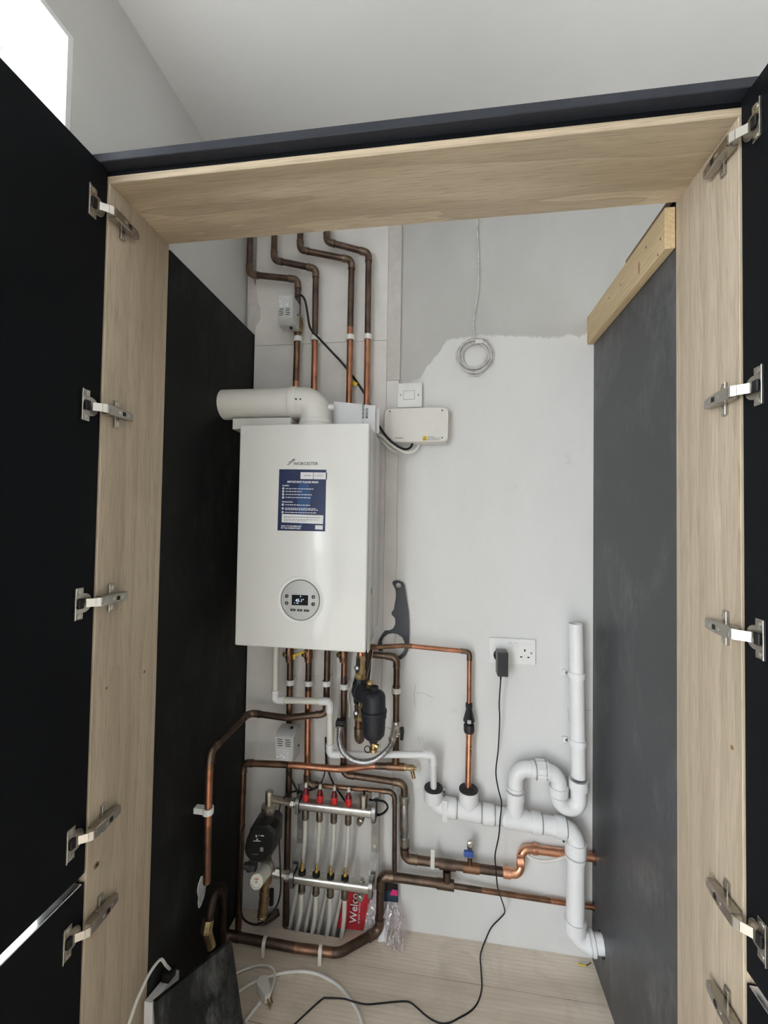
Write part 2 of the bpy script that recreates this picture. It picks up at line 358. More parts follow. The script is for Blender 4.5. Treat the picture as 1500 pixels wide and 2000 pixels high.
def write(body, size, loc, parent, name='lettering', mat='ink', u=UX, v=UZ, align='LEFT', bold=0.0, wide=1.0, shear=0.0, thick=0.0003):
    cu = bpy.data.curves.new(name, 'FONT'); cu.body = body; cu.size = size; cu.align_x = align; cu.align_y = 'CENTER'
    cu.extrude = thick / 2; cu.offset = bold * size; cu.shear = shear; cu.resolution_u = 2
    t = bpy.data.objects.new(name, cu); COL.objects.link(t)
    me = bpy.data.meshes.new_from_object(t); bpy.data.objects.remove(t)
    n = u.cross(v); loc = Vector(loc)
    for vt in me.vertices:
        c = vt.co; vt.co = loc + u * c.x * wide + v * c.y + n * c.z - ORG[parent.name]
    me.name = name; me.materials.clear(); me.materials.append(M[mat])
    ob = bpy.data.objects.new(name, me); COL.objects.link(ob); ob.parent = parent; ORG[ob.name] = ORG[parent.name]
    return ob

# ------------------------------------------------------------------ the room
FZ = -0.07
mk = lambda a, z: Vector((WL, a, z))
struct(MB().holed([mk(WF - 0.2, FZ), mk(WB + 0.1, FZ), mk(WB + 0.1, HC + 0.1), mk(WF - 0.2, HC + 0.1)], [[mk(w[0], w[2]), mk(w[1], w[2]), mk(w[1], w[3]), mk(w[0], w[3])] for w in (W1, W2)], (-0.24, 0, 0)).build('wall_left', 'wall', org=(0, 0, 0)))
struct(MB().box(WL, WR + 0.12, WF - 0.12, WF, FZ, HC + 0.1).build('wall_front', 'wall', org=(0, 0, 0)))
struct(MB().box(WL, WR, WB, WB + 0.1, FZ, HC + 0.1).build('wall_back', 'wall_back', org=(0, 0, 0)))
struct(MB().box(WR, WR + 0.12, WF, WB + 0.1, FZ, HC + 0.1).build('wall_right', 'wall', org=(0, 0, 0)))
struct(MB().box(WL, WR, WF, WB, HC, HC + 0.1).build('ceiling', 'ceiling', org=(0, 0, 0)))
def window(name, fixed, pos, a0, a1, z0, z1, mull):
    def bx(m, p0, p1, b0, b1, c0, c1, bev=0.004):
        if fixed == 'x': m.box(p0, p1, b0, b1, c0, c1, bev, 1)
        else: m.box(b0, b1, p0, p1, c0, c1, bev, 1)
    m = MB(); t = 0.06
    for b0, b1, c0, c1 in ((a0, a0 + t, z0, z1), (a1 - t, a1, z0, z1), (a0 + t, a1 - t, z0, z0 + t), (a0 + t, a1 - t, z1 - t, z1)): bx(m, pos - 0.03, pos + 0.03, b0, b1, c0, c1)
    ed = [a0 + t] + mull + [a1 - t]
    for q in mull: bx(m, pos - 0.028, pos + 0.028, q - 0.045, q + 0.045, z0 + t, z1 - t)
    w = struct(m.build(name, 'upvc', org=(0, 0, 0)))
    for q0, q1 in zip(ed[:-1], ed[1:]):
        g = MB(); bx(g, pos - 0.004, pos + 0.004, q0, q1, z0 + t, z1 - t, 0); g.build('pane', 'glass', w)
window('window_1', 'x', WL - 0.205, W1[0], W1[1], W1[2], W1[3], [])
window('window_2', 'x', WL - 0.05, W2[0], W2[1], W2[2], W2[3], [-1.22])
# white reveal lining of window_1 (the bright return seen beyond the left door)
m = MB()
m.box(WL - 0.172, WL - 0.0005, W1[1] - 0.012, W1[1] - 0.0005, W1[2], W1[3]); m.box(WL - 0.172, WL - 0.0005, W1[0], W1[1] - 0.012, W1[3] - 0.012, W1[3] - 0.0005)
m.box(WL - 0.172, WL - 0.0005, W1[0] + 0.0005, W1[0] + 0.012, W1[2], W1[3] - 0.012)
struct(m.build('trim_1', 'reveal', org=(0, 0, 0)))
struct(MB().box(-9, 9, -12, 9, -0.16, -0.10).build('ground', 'stone', org=(0, 0, 0)))
# floor: sub-floor and laminate planks; the back plank is cut round the heating pipes
fl = struct(MB().box(WL - 0.3, WR, WF, WB, -0.10, -0.065).build('floor', 'subfloor', org=(0, 0, 0)))
seam = 1.317; gap = 0.0008
hx0, hx1, hy = at_z(551, 1813, 0).x, at_z(670, 1833, 0).x, 1.390
def plank(x0, x1, y0, y1):
    m = MB(); m.box(x0 + gap, x1 - gap, y0 + gap, y1 - gap, -0.014, 0, 0.0007, 1); return m.build('plank', 'floor', fl)
oc = [(hx0, WB - gap), (hx0, hy + 0.012), (hx0 + 0.004, hy + 0.003), (hx0 + 0.012, hy), (hx1 - 0.012, hy), (hx1 - 0.004, hy + 0.003), (hx1, hy + 0.012), (hx1, WB - gap)]
out = [Vector((-0.729, WB - gap, -0.014)), Vector((-0.729, seam + gap, -0.014)), Vector((0.62, seam + gap, -0.014)), Vector((0.62, WB - gap, -0.014))] + [Vector((a, b, -0.014)) for a, b in reversed(oc)]
MB().prism(out, (0, 0, 0.014)).build('plank', 'floor', fl)
plank(0.62, WR, seam, WB)
y = seam; row = 0
while y > WF:
    y0 = max(y - 0.19, WF); x = WL - random.choice((0.2, 0.5, 0.8, 1.0)) if row else WL - 0.01
    row += 1
    while x < WR:
        x1 = min(x + 1.28, WR)
        if x1 > WL: plank(max(x, WL), x1, y0, y)
        x = x1
        if x >= WR - 1e-4: break
    y = y0
struct(MB().box(WL - 0.172, WL + 0.012, W1[0] + 0.012, W1[1] - 0.012, W1[2] + 0.0005, W1[2] + 0.022, 0.003).build('trim_2', 'reveal', org=(0, 0, 0)))

# ------------------------------------------------------------------ cupboard carcass
JL, JR, JF, JB = -0.697, 0.491, 0.767, 0.959       # inner faces of the jambs, front and back of the lining
HU, HT, DT, PT = CZ + 0.700, CZ + 0.716, CZ + 0.7275, CZ + 0.687
fr = thing('boiler_cupboard', 'open built-in cupboard with light oak lining, black doors and dark side panels', 'cupboard', ((JL + JR) / 2, JF, 0))
MB().box(JL - 0.018, JL, JF, JB, 0.001, HU, 0.0008, 1).build('jamb', 'oak_z', fr)
MB().box(JR, JR + 0.018, JF, JB, 0.001, HU, 0.0008, 1).build('jamb', 'oak_z', fr)
MB().box(JL - 0.018, JR + 0.018, JF, JB, HU + 0.0003, HT, 0.0008, 1).build('header', 'oak_x', fr)
MB().box(JL - 0.030, JR + 0.05, JF + 0.002, JF + 0.02, HT + 0.0003, DT, 0).build('packer', 'door', fr)
k = MB(); c = at_x(188, 1690, JL); k.lathe(c + X3(-0.0002, 0, 0), UX, [(0, 0.0065), (0.0012, 0.0065), (0.0014, 0.0045)], 16); kk = k.build('screw_cap', 'oldbrass', fr); kk['label'] = 'brass screw cup in the left jamb'
k = MB(); k.lathe(c + X3(0.0011, 0.001, 0), UX, [(0, 0.0028), (0.0005, 0.0028)], 10); k.build('screw_hole', 'hole', kk)
for px, py, rr in ((208, 1344, 0.003), (282, 1312, 0.0035)):
    c = at_x(px, py, JL); MB().lathe(c, UX, [(0, rr), (0.0003, rr)], 10).build('knot', 'knot', fr)
c = at_x(1430, 1460, JR); MB().lathe(c, -UX, [(0, 0.004), (0.0003, 0.004)], 10).build('knot', 'knot', fr)
c = at_x(1337, 404, JR); MB().lathe(c, -UX, [(0, 0.0025), (0.0012, 0.0025)], 10).build('screw', 'steel', fr)
MB().box(WL + 0.003, JR + 0.26, 0.745, JB - 0.004, DT + 0.0003, DT + 0.0185, 0.0012, 1).build('top_panel', 'cornice', fr)['label'] = 'blue-black cornice board'
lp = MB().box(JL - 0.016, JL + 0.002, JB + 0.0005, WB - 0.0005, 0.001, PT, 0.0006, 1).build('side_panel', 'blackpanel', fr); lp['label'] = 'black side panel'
def ell(cx, cy, a, b, n=14): return [(cx + a * math.cos(2 * math.pi * i / n), cy + b * math.sin(2 * math.pi * i / n)) for i in range(n)]
pu, pl = at_y(1158, 1674, 1.43), at_y(1158, 1771, 1.435); pw = at_y(1157, 1840, 1.375)
RX = 0.4915
mk = lambda a, b: Vector((RX, a, b))
rp = MB().holed([mk(JB + 0.0005, 0.001), mk(WB - 0.0005, 0.001), mk(WB - 0.0005, CZ + 0.64), mk(JB + 0.0005, CZ + 0.64)],
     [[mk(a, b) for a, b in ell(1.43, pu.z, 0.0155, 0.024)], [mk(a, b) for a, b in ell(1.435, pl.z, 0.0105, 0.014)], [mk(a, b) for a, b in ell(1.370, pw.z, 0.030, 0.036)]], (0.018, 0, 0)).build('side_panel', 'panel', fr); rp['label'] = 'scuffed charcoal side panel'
# pale scratches scored on the right panel under the batten
ms = MB()
for (a, b) in (((1180, 705), (1321, 575)), ((1192, 700), (1318, 590)), ((1215, 640), (1235, 622)), ((1224, 1905), (1235, 1960)), ((1214, 1885), (1222, 1930))):
    p, q = at_x(*a, RX - 0.0002), at_x(*b, RX - 0.0002); d = (q - p).normalized(); nn = d.cross(UX) * 0.0006
    ms.prism([p - nn, q - nn * 0.4, q + nn * 0.4, p + nn], (-0.0002, 0, 0))
ms.build('scratch_marks', simple('pale_scratch', (0.16, 0.16, 0.16), 0.7), rp)['kind'] = 'stuff'
BX = 0.470
bt0 = at_x(1158, 655, BX).z; bt1 = at_x(1300, 403, BX).z
bb0 = (at_x(1160, 655, BX).z + at_x(1320, 462, BX).z) / 2
bat = thing('batten', 'knotty pine batten fixed along the top of the right side panel', 'batten', (BX + 0.01, 1.2, bb0))
MB().box(BX, RX - 0.0004, JB + 0.001, WB - 0.001, bb0, bt1, 0.0012, 1).build('timber', 'pine', bat)
kc = at_x(1248, 524, BX); MB().prism(on(kc, [(0.0055 * math.cos(a * 0.45), 0.016 * math.sin(a * 0.45)) for a in range(14)], UY, UZ), (-0.0003, 0, 0)).build('knot', simple('pine_knot', (0.42, 0.23, 0.13), 0.6), bat)
for q in ((1290, 467), (1285, 498), (1262, 483), (1190, 582), (1212, 556)):
    c = at_x(*q, BX); MB().prism(on(c, circ(0.0016, 8, 0.0035), UY, UZ), (-0.0003, 0, 0)).build('nail_hole', 'hole', bat)
ob = thing('board_offcut', 'thin dark board with brown edge standing behind the pine batten', 'board', (0.50, 1.08, bt1 - 0.05))
MB().box(0.4935, 0.505, JB + 0.001, 1.19, CZ + 0.6405, bt1 + 0.020).build('board', 'door', ob)
MB().box(0.484, 0.508, JB + 0.001, 1.19, bt1 + 0.0203, bt1 + 0.027).build('edge_strip', 'brownboard', ob)

# ------------------------------------------------------------------ cupboard doors
GZ0, GZ1 = CZ - 0.727, CZ - 0.711
def door(side, z0, z1, label, upper):
    sx = -1 if side < 0 else 1
    xi = -0.700 if side < 0 else 0.494
    x0, x1 = (xi - 0.018, xi) if side < 0 else (xi, xi + 0.018)
    y1, y0 = JF - 0.002, JF - 0.60
    zt = z1 if upper else z1 - 0.0025
    d = MB().box(x0, x1, y0, y1, z0, zt, 0.0008, 1).build('cupboard_door', 'door', fr); d['label'] = label
    if not upper:
        MB().box(x0, x1, y0, y1 - 0.006, zt + 0.0001, z1, 0.0006, 1).build('edge_trim', 'alu', d)
    return d
door(-1, GZ1, DT - 0.002, 'tall black cupboard door opened out beyond the left jamb', True)
door(-1, 0.02, GZ0, 'lower black cupboard door beside the left jamb, under the bright slit', False)
door(1, GZ1, DT - 0.002, 'tall blue-black cupboard door opened out beyond the right jamb', True)
door(1, 0.02, GZ0, 'lower blue-black cupboard door at the bottom right corner', False)

# ------------------------------------------------------------------ concealed hinges
def make_hinge():
    ORG['hinge_proto'] = Vector((0, 0, 0))
    m = MB(); m.box(0.0003, 0.0035, 0.028, 0.043, -0.029, 0.029, 0.0012, 1); m.box(0.0003, 0.0062, 0.028, 0.0305, -0.029, 0.029, 0.0008, 1); m.box(0.0035, 0.009, 0.014, 0.056, -0.0085, 0.0085, 0.001, 1)
    sec = lambda y, w, x0, x1: [Vector((x0, y, -w)), Vector((x1 - 0.0015, y, -w)), Vector((x1, y, -w + 0.0015)), Vector((x1, y, w - 0.0015)), Vector((x1 - 0.0015, y, w)), Vector((x0, y, w))]
    A, C, D = sec(-0.006, 0.0105, 0.005, 0.0225), sec(0.030, 0.0102, 0.005, 0.0215), sec(0.066, 0.0085, 0.007, 0.0175)
    rings = [[m.bm.verts.new(v) for v in r] for r in (A, C, D)]; fs = []
    for i in range(2):
        for j in range(6): fs.append(m.bm.faces.new((rings[i][j], rings[i][(j + 1) % 6], rings[i + 1][(j + 1) % 6], rings[i + 1][j])))
    fs += [m.bm.faces.new(rings[0]), m.bm.faces.new(list(reversed(rings[2])))]; bmesh.ops.recalc_face_normals(m.bm, faces=fs)
    root = m.build('hinge', 'hinge', None, (0, 0, 0), 12)
    def B(m, n, mt): return m.build(n, mt, root, ang=14)
    B(MB().box(0.0185, 0.0218, 0.0310, 0.0390, -0.0042, 0.0042), 'slot', 'hole')
    for y, x in ((0.0225, 0.0217), (0.048, 0.0194)): B(MB().lathe((x - 0.0006, y, 0), UX, [(0, 0.0036), (0.001, 0.0034), (0.0008, 0.0015)], 10), 'screw', 'hinge_light')
    for z in (-0.0205, 0.0205): B(MB().lathe((0.0035, 0.0370, z), UX, [(0, 0.0050), (0.0012, 0.0048), (0.0008, 0.0025)], 12), 'screw', 'hinge_light')
    for k, pr in enumerate(([(0.0220, -0.0065), (0.0220, -0.0110), (0.0165, -0.0170), (0.0150, -0.0155), (0.0195, -0.0100), (0.0195, -0.0065)], [(0.0160, -0.0174), (0.0035, -0.0270), (0.001, -0.0260), (0.0146, -0.0158)])):
        B(MB().prism([Vector((a, b, -0.0085 + 0.0004 * k)) for a, b in pr], (0, 0, 0.017 - 0.0008 * k)), 'hinge_link', 'hinge_light')
    m = MB(); m.box(-0.0027, -0.0009, -0.0475, -0.0290, -0.031, 0.031, 0.0006, 1); m.lathe((-0.0027, -0.0275, 0), UX, [(0, 0.0190), (0.0015, 0.0190), (0.0021, 0.0178)], 28)
    B(m, 'cup_plate', 'hinge')
    B(MB().box(-0.0025, 0.0016, -0.0492, -0.0476, -0.031, 0.031, 0.0005, 1), 'cup_lip', 'hinge_light')  # lighter metal paints the light caught along the plate's lip
    B(MB().box(-0.0005, 0.0034, -0.0425, -0.0305, -0.0100, 0.0100, 0.0012, 1), 'cup_box', 'black')
    for z in (-0.0235, 0.0235): B(MB().lathe((-0.0009, -0.0382, z), UX, [(0, 0.0048), (0.001, 0.0044), (0.0006, 0.0022)], 12), 'screw', 'hinge_light')
    return root
def copy_tree(o, parent=None):
    c = o.copy(); COL.objects.link(c); c.parent = parent
    for ch in o.children: copy_tree(ch, c)
    return c
h0 = make_hinge()
HL = [(1, 0.632), (1, 0.223), (1, -0.168), (1, -0.628), (1, -0.814), (-1, 0.655), (-1, 0.226), (-1, -0.172), (-1, -0.630), (-1, -0.808)]
for i, (s_, dz) in enumerate(HL):
    h = h0 if i == 0 else copy_tree(h0)
    h.parent = fr; h.location = Vector((JL if s_ > 0 else JR, JF, CZ + dz)) - ORG[fr.name]; h.rotation_euler = (0, 0, 0) if s_ > 0 else (0, math.pi, 0)

# ------------------------------------------------------------------ back boards behind the pipes
BBF = WB - 0.012
bb = at_y(757, 600, BBF).x
zj = at_y(650, 669, BBF).z
ubb = MB().box(WL + 0.039, bb, BBF, WB - 0.0004, zj + 0.0006, HC - 0.001, 0.0006, 1).build('backboard', 'backboard')
MB().prism([at_y(a, b, BBF - 0.0001) for a, b in ((484, 440), (491, 440), (490, 478), (493, 500), (491, 520), (494, 545), (500, 558), (503, 588), (509, 604), (508, 624), (500, 638), (498, 652), (484, 652))], (0, -0.0004, 0)).build('paint_edge', 'greystrip', ubb)
tag(ubb, 'upper white painted backboard, behind the four pipe offsets above the boiler', 'board')
tag(MB().box(WL + 0.039, bb, BBF, WB - 0.0004, 0.001, zj - 0.0006, 0.0006, 1).build('backboard', 'backboard'), 'lower white painted backboard, behind the boiler and manifold', 'board')
g0, g1 = at_y(759, 600, BBF).x, at_y(783, 600, BBF).x
tag(MB().box(bb + 0.0006, g1, BBF + 0.001, WB - 0.0004, at_y(775, 742, BBF).z, HC - 0.001, 0.0006, 1).build('wall_batten', 'greystrip'), 'grey painted upright strip along the edge of the white backboard', 'board')
tag(MB().box(bb + 0.0006, g1 - 0.003, BBF + 0.0015, WB - 0.0004, 0.002, at_y(775, 742, BBF).z - 0.0008, 0.0006, 1).build('wall_batten', 'backboard'), 'white painted upright strip below the grey strip, behind the control box', 'board')

# ------------------------------------------------------------------ pipes
def fillet(a, b, c, rad):
    u, v = (a - b), (c - b); lu, lv = u.length, v.length; u.normalize(); v.normalize()
    ang = u.angle(v); th = math.pi - ang
    if th < 0.06: return [b]
    t = min(rad * math.tan(th / 2), lu * 0.49, lv * 0.49); r = t / math.tan(th / 2)
    cdir = (u + v).normalized(); ctr = b + cdir * (r / math.sin(ang / 2))
    p0 = b + u * t; p1 = b + v * t; e0 = p0 - ctr; e1 = p1 - ctr; full = e0.angle(e1); ax = e0.cross(e1).normalized()
    n = max(5, int(full / 0.2))
    return [ctr + Matrix.Rotation(full * i / n, 3, ax) @ e0 for i in range(n + 1)]
def run(root, pts, r, mats, fit=None, bend=0.022, fmat='solder', part='pipe_section', swell=1.13, cup=0.014, fbend=None, n=14, ring=True):
    """straight lengths and elbows of one pipe, children of root; fit = indices of corners that are fittings, others are pulled bends"""
    pts = [Vector(p) for p in pts]; fit = set(range(1, len(pts) - 1)) if fit is None else set(fit)
    if isinstance(mats, str): mats = [mats] * (len(pts) - 1)
    cur = [pts[0]]; cm = mats[0]
    for i in range(1, len(pts)):
        if i == len(pts) - 1:
            cur.append(pts[i]); MB().tube(cur, r, n).build(part, cm, root); break
        arc = fillet(pts[i - 1], pts[i], pts[i + 1], bend if i not in fit or fbend is None else fbend)
        if len(arc) == 1:
            if mats[i] != cm:
                cur.append(pts[i]); MB().tube(cur, r, n).build(part, cm, root); cur = [pts[i]]; cm = mats[i]
            continue
        if i in fit:
            cur.append(arc[0]); MB().tube(cur, r, n).build(part, cm, root)
            d0 = (pts[i - 1] - pts[i]).normalized(); d1 = (pts[i + 1] - pts[i]).normalized()
            c0 = min(cup, (pts[i - 1] - arc[0]).length * 0.45); c1 = min(cup, (pts[i + 1] - arc[-1]).length * 0.45)
            m = MB().tube([arc[0] + d0 * c0] + arc + [arc[-1] + d1 * c1], r * swell, n)
            if ring:
                for c, d, q in ((arc[0], d0, c0), (arc[-1], d1, c1)): m.tube([c + d * (q - 0.0035), c + d * (q + 0.0015)], r * swell * 1.05, n)
            m.build('elbow', fmat, root); cur = [arc[-1]]; cm = mats[i]
        else:
            cur += arc
            if mats[i] != cm: MB().tube(cur, r, n).build(part, cm, root); cur = [arc[-1]]; cm = mats[i]
def pipe(name, label, pts, r, mats, group=None, cat='pipe', **kw):
    lo = min(pts, key=lambda p: p.z)
    t = thing(name, label, cat, Vector(lo), group); run(t, pts, r, mats, **kw); return t
YP = BBF - 0.034
def W(px, py, y=None): return at_y(px, py, YP if y is None else y)
def top(p): return Vector((p.x, p.y, HC - 0.003))
R22, R15, R28 = 0.0107, 0.0076, 0.0134
GU = 'copper pipes rising above the boiler'
a0 = W(487, 500)
pipe('copper_pipe', 'tarnished copper pipe stepping down into the upper motorised valve', [top(a0), W(487, 536), W(582, 546), W(582, 590), W(581, 628)], R22, 'brown', GU)
pipe('copper_pipe', 'copper pipe running down from the upper motorised valve behind the boiler to the lower one', [W(581, 640), W(581, 665), W(578, 745), W(567, 1285), W(566, 1345), W(565, 1420)], R22, ['dull', 'dull', 'copper', 'brown', 'dull'], GU)
a1 = W(535, 480)
p2 = pipe('copper_pipe', 'second copper pipe from the left above the boiler, crossed by a black cable', [top(a1), W(535, 508), W(617, 525), W(615, 665), W(613, 745), W(603, 1285), W(602, 1348), W(600, 1532), W(622, 1533.5)], R22, ['brown', 'brown', 'brown', 'copper', 'copper', 'brown', 'copper', 'brown'], GU)
a2 = W(586, 470)
pipe('copper_pipe', 'third copper pipe from the left above the boiler, with a long offset', [top(a2), W(586, 488), W(687, 508), W(684, 640), W(683, 745), W(673, 1285), W(672, 1320), W(671, 1512), W(790, 1530), W(790, 1558)], R22, ['brown', 'brown', 'brown', 'copper', 'copper', 'dull', 'brown', 'brown', 'brown'], GU)
a3 = W(638, 460)
pipe('copper_pipe', 'rightmost of the four copper pipes above the boiler', [top(a3), W(638, 472), W(720, 494), W(718, 655), W(717, 700), W(712, 1080)], R22, ['brown', 'brown', 'brown', 'copper', 'copper'], GU)
GB = 'copper pipes below the boiler'
pipe('copper_pipe', 'dark copper pipe dropping behind the manifold from the lower motorised valve', [W(565, 1488), W(562, 1640), Vector((W(560, 1700).x, YP, 0.002))], R22, 'brown', GB)
pipe('copper_pipe', 'narrow copper pipe running along the wall behind the red flow meters and down', [W(612, 1533), W(771, 1547), W(771, 1704)], R15, ['dull', 'brown'], GB)
hb = 1.372
lx = -0.655
pb = pipe('copper_pipe', 'dark copper pipe leaving the boiler, bowing left and down the black side panel', [at_y(640, 1255, 1.385), at_y(637, 1394, 1.385), at_y(560, 1402, hb), at_y(487, 1392, hb + 0.01), at_x(412, 1466, lx), at_x(409, 1500, lx), at_x(406, 1610, lx), at_x(404, 1724, lx)], R22, ['brown', 'brown', 'brown', 'brown', 'dull', 'copper', 'dull'], GB, fit=(1, 3, 4))
pipe('copper_pipe', 'copper pipe crossing left to right beneath the lower motorised valve, reflected light in its middle colour', [Vector((at_y(470, 1620, 1.365).x, 1.365, 0.002)), at_y(476, 1490, 1.365), at_y(560, 1493.5, 1.368), at_y(664, 1502.5, 1.368), at_y(722, 1495.5, YP), at_y(773, 1497, YP), at_y(790, 1498, YP)], R22, ['dull', 'dull', 'copper', 'copper', 'brown', 'brown'], GB, fit=(1,), bend=0.10, fbend=0.018)  # brighter copper in the middle stands for light reflected off the pipe
pipe('copper_pipe', 'copper pipe looping right from the boiler and down past the filling loop valve', [W(702, 1276, 1.385), W(775, 1283, 1.395), W(774, 1348), W(773, 1490)], R22, ['brown', 'brown', 'brown'], GB)
t = MB(); t.cyl(W(773, 1466), W(773, 1490), R22 * 1.13, 14); t.cyl(W(755, 1496.4), W(789, 1498), R22 * 1.14, 14); tt = thing('pipe_tee', 'brown copper tee where the filling loop pipe meets the pipe below', 'pipe fitting', W(773, 1497)); t.build('tee_body', 'dull', tt)
pipe('copper_pipe', 'short tarnished pipe slanting up behind the black filter', [W(703, 1446, 1.31), W(706, 1440, 1.375), W(718, 1300, 1.375), W(722, 1262, 1.375)], R22, 'brown', GB)
pipe('copper_pipe', 'thin copper pipe crossing the wall from the boiler to the black tundish', [W(731, 1264, 1.36), W(793, 1261, 1.39), W(917, 1273, 1.415), W(916, 1384, 1.415)], R15, ['dull', 'copper', 'copper'], GB, fit=(2,), bend=0.2, fbend=0.014)
pipe('copper_pipe', 'bright copper pipe dropping from the black tundish into the white waste pipe', [W(916.5, 1424, 1.41), W(914.2, 1546, 1.402)], R22, 'press')
nt_ = MB(); p = W(731, 1264, 1.36); nt_.lathe(p + X3(-0.012, 0, 0), UX, [(0, 0.011), (0.014, 0.011), (0.016, 0.0088), (0.021, 0.0088)], 6); tag(nt_.build('pipe_union', 'dull'), 'small copper union where the thin pipe leaves the boiler corner', 'pipe fitting')
# tundish
td = thing('tundish', 'black plastic tundish joining two copper pipes on the white wall', 'tundish', W(916, 1429, 1.413))
q0, q1 = W(916, 1373, 1.414), W(916, 1431, 1.411); ax = (q1 - q0); L = ax.length
MB().lathe(q0, ax, [(0, .011), (L * .16, .011), (L * .17, .0095), (L * .22, .0095), (L * .56, .0185), (L * .62, .0185), (L * .68, .0125), (L * .72, .0125)], 8).build('funnel', 'black', td)
MB().lathe(q0 + ax * 0.72, ax, [(0, .0165), (L * .05, .0175), (L * .20, .0175), (L * .28, .0145)], 12).build('nut', 'rubber', td)
MB().box(q0.x - 0.006, q0.x + 0.006, 1.391, 1.399, q0.z - L * 0.62, q0.z - L * 0.5, 0.002, 1).build('sight_window', 'greyplastic', td)
# inline fitting and the lower pipe work
iv = thing('inline_check_valve', 'chrome inline valve in the tarnished pipe right of the manifold', 'valve', W(790, 1648))
q0, q1 = W(790, 1553), W(790, 1652); ax = (q1 - q0); L = ax.length
MB().lathe(q0, ax, [(0, .0135), (L * .02, .0175), (L * .13, .0175), (L * .15, .0145), (L * .2, .016), (L * .70, .016), (L * .74, .013), (L * .8, .013), (L * .82, .0165), (L * .97, .0165), (L, .0135)], 18).build('valve_body', 'zinc', iv)
MB().lathe(q0 + ax * 0.02, ax, [(0, .0181), (L * .11, .0181)], 6).build('nut', 'oldbrass', iv); MB().lathe(q0 + ax * 0.84, ax, [(0, .0172), (L * .12, .0172)], 6).build('nut', 'oldbrass', iv)
lo = thing('copper_pipe', 'tarnished pipe with new copper bends running along the wall into the right panel', 'pipe', W(795, 1676), 'copper pipes low on the wall')
run(lo, [W(790, 1648), W(790, 1676), W(873, 1688.5), W(990, 1704)], R28, ['brown', 'brown', 'brown'], swell=1.10, cup=0.02)
run(lo, [W(985, 1703.3), W(1016, 1708), W(1018, 1658, 1.425), W(1050, 1659, 1.432)], R28 * 1.02, 'press', fit=(), bend=0.028)
for a, b in ((W(982, 1703), W(997, 1705)), (W(1014.5, 1689), W(1015.5, 1681)), (W(1041, 1658.5, 1.4305), W(1049, 1659, 1.432)), (W(1010, 1681.5), W(1022, 1681.5))):
    if a.x > b.x or abs(a.x - b.x) > .002: MB().tube([a, b], R28 * 1.22, 16).build('press_collar', 'press', lo)
run(lo, [W(1042, 1658.6, 1.4315), W(1157, 1674.5, 1.432), at_y(1160, 1675, 1.432) + X3(0.03, 0, 0)], R28 * 0.98, 'press')
tx = W(873, 1689); MB().tube([W(858, 1686.7), W(890, 1691)], R28 * 1.16, 16).build('tee_body', 'brown', lo)
MB().tube([W(904, 1693), W(936, 1697.3)], R28 * 1.14, 16).build('tee_body', 'dull', lo)
ll = thing('copper_pipe', 'tarnished copper pipe from the floor elbow along the low wall to the right panel', 'pipe', at_z(738, 1835, 0.02), 'copper pipes low on the wall')
fy = lambda px, py: at_z(px, py, 0.030)
run(ll, [W(1160, 1772, 1.436) + X3(0.03, 0, 0), W(1075, 1759, 1.432), W(940, 1738.5, 1.418), W(862, 1726.5)], R15 * 1.06, ['copper', 'dull', 'brown'])
run(ll, [W(885, 1729), W(744, 1709.5), Vector((W(741, 1800).x, YP, 0.030)), fy(662, 1862), fy(576, 1851), fy(448, 1827)], R28, ['brown', 'brown', 'brown', 'dull', 'brown'], fit=(1, 2), bend=0.06, fbend=0.022, cup=0.018)  # the one lighter length paints a soft highlight on this brown pipe
MB().tube([W(873, 1700), W(873, 1722)], R28 * 0.95, 16).build('branch', 'brown', ll); MB().tube([W(853, 1725), W(887, 1730)], R28 * 1.16, 16).build('tee_body', 'brown', ll)
c0 = fy(448, 1827); MB().tube([fy(468, 1830.5), c0, c0 + X3(-0.02, -0.03, -0.003)], R28 * 1.13, 16).build('elbow', 'brown', ll)
# pipe end pieces at the left panel foot
lf = thing('copper_pipe', 'copper elbow in shade-dark colour and brass coupling at the foot of the left panel', 'pipe', at_x(425, 1850, -0.63), 'copper pipes low on the wall')
run(lf, [Vector((-0.64, at_x(436, 1732, -0.64).y, 0.002)), at_x(436, 1732, -0.64), at_x(418, 1742, -0.64), at_x(407, 1800, -0.645)], R22 * 1.1, 'shadecopper', fit=(1,), bend=0.03, fmat='shadecopper')
q0, q1 = at_x(407, 1796, -0.645), at_x(403, 1818, -0.645); MB().lathe(q0, q1 - q0, [(0, .0165), (0.024, .0165), (0.026, .014), (0.03, .014)], 8).build('coupling_nut', 'oldbrass', lf)
MB().tube([at_x(404, 1815, -0.645), at_x(413, 1850, -0.63)], 0.0125, 14).build('brass_stub', 'oldbrass', lf)
pp = at_x(393, 1737, -0.6952); ppl = []
for i in range(18):
    a = 2 * math.pi * i / 18; k = 1 + 0.16 * math.sin(3 * a + 1) + 0.1 * math.sin(5 * a); ppl.append((0.022 * k * math.cos(a), 0.040 * k * math.sin(a)))
tag(MB().prism(on(pp, ppl, UY, UZ), (0.004, 0, 0)).build('filler_patch', 'plaster'), 'rough white filler patch where a pipe enters the left panel', 'filler')

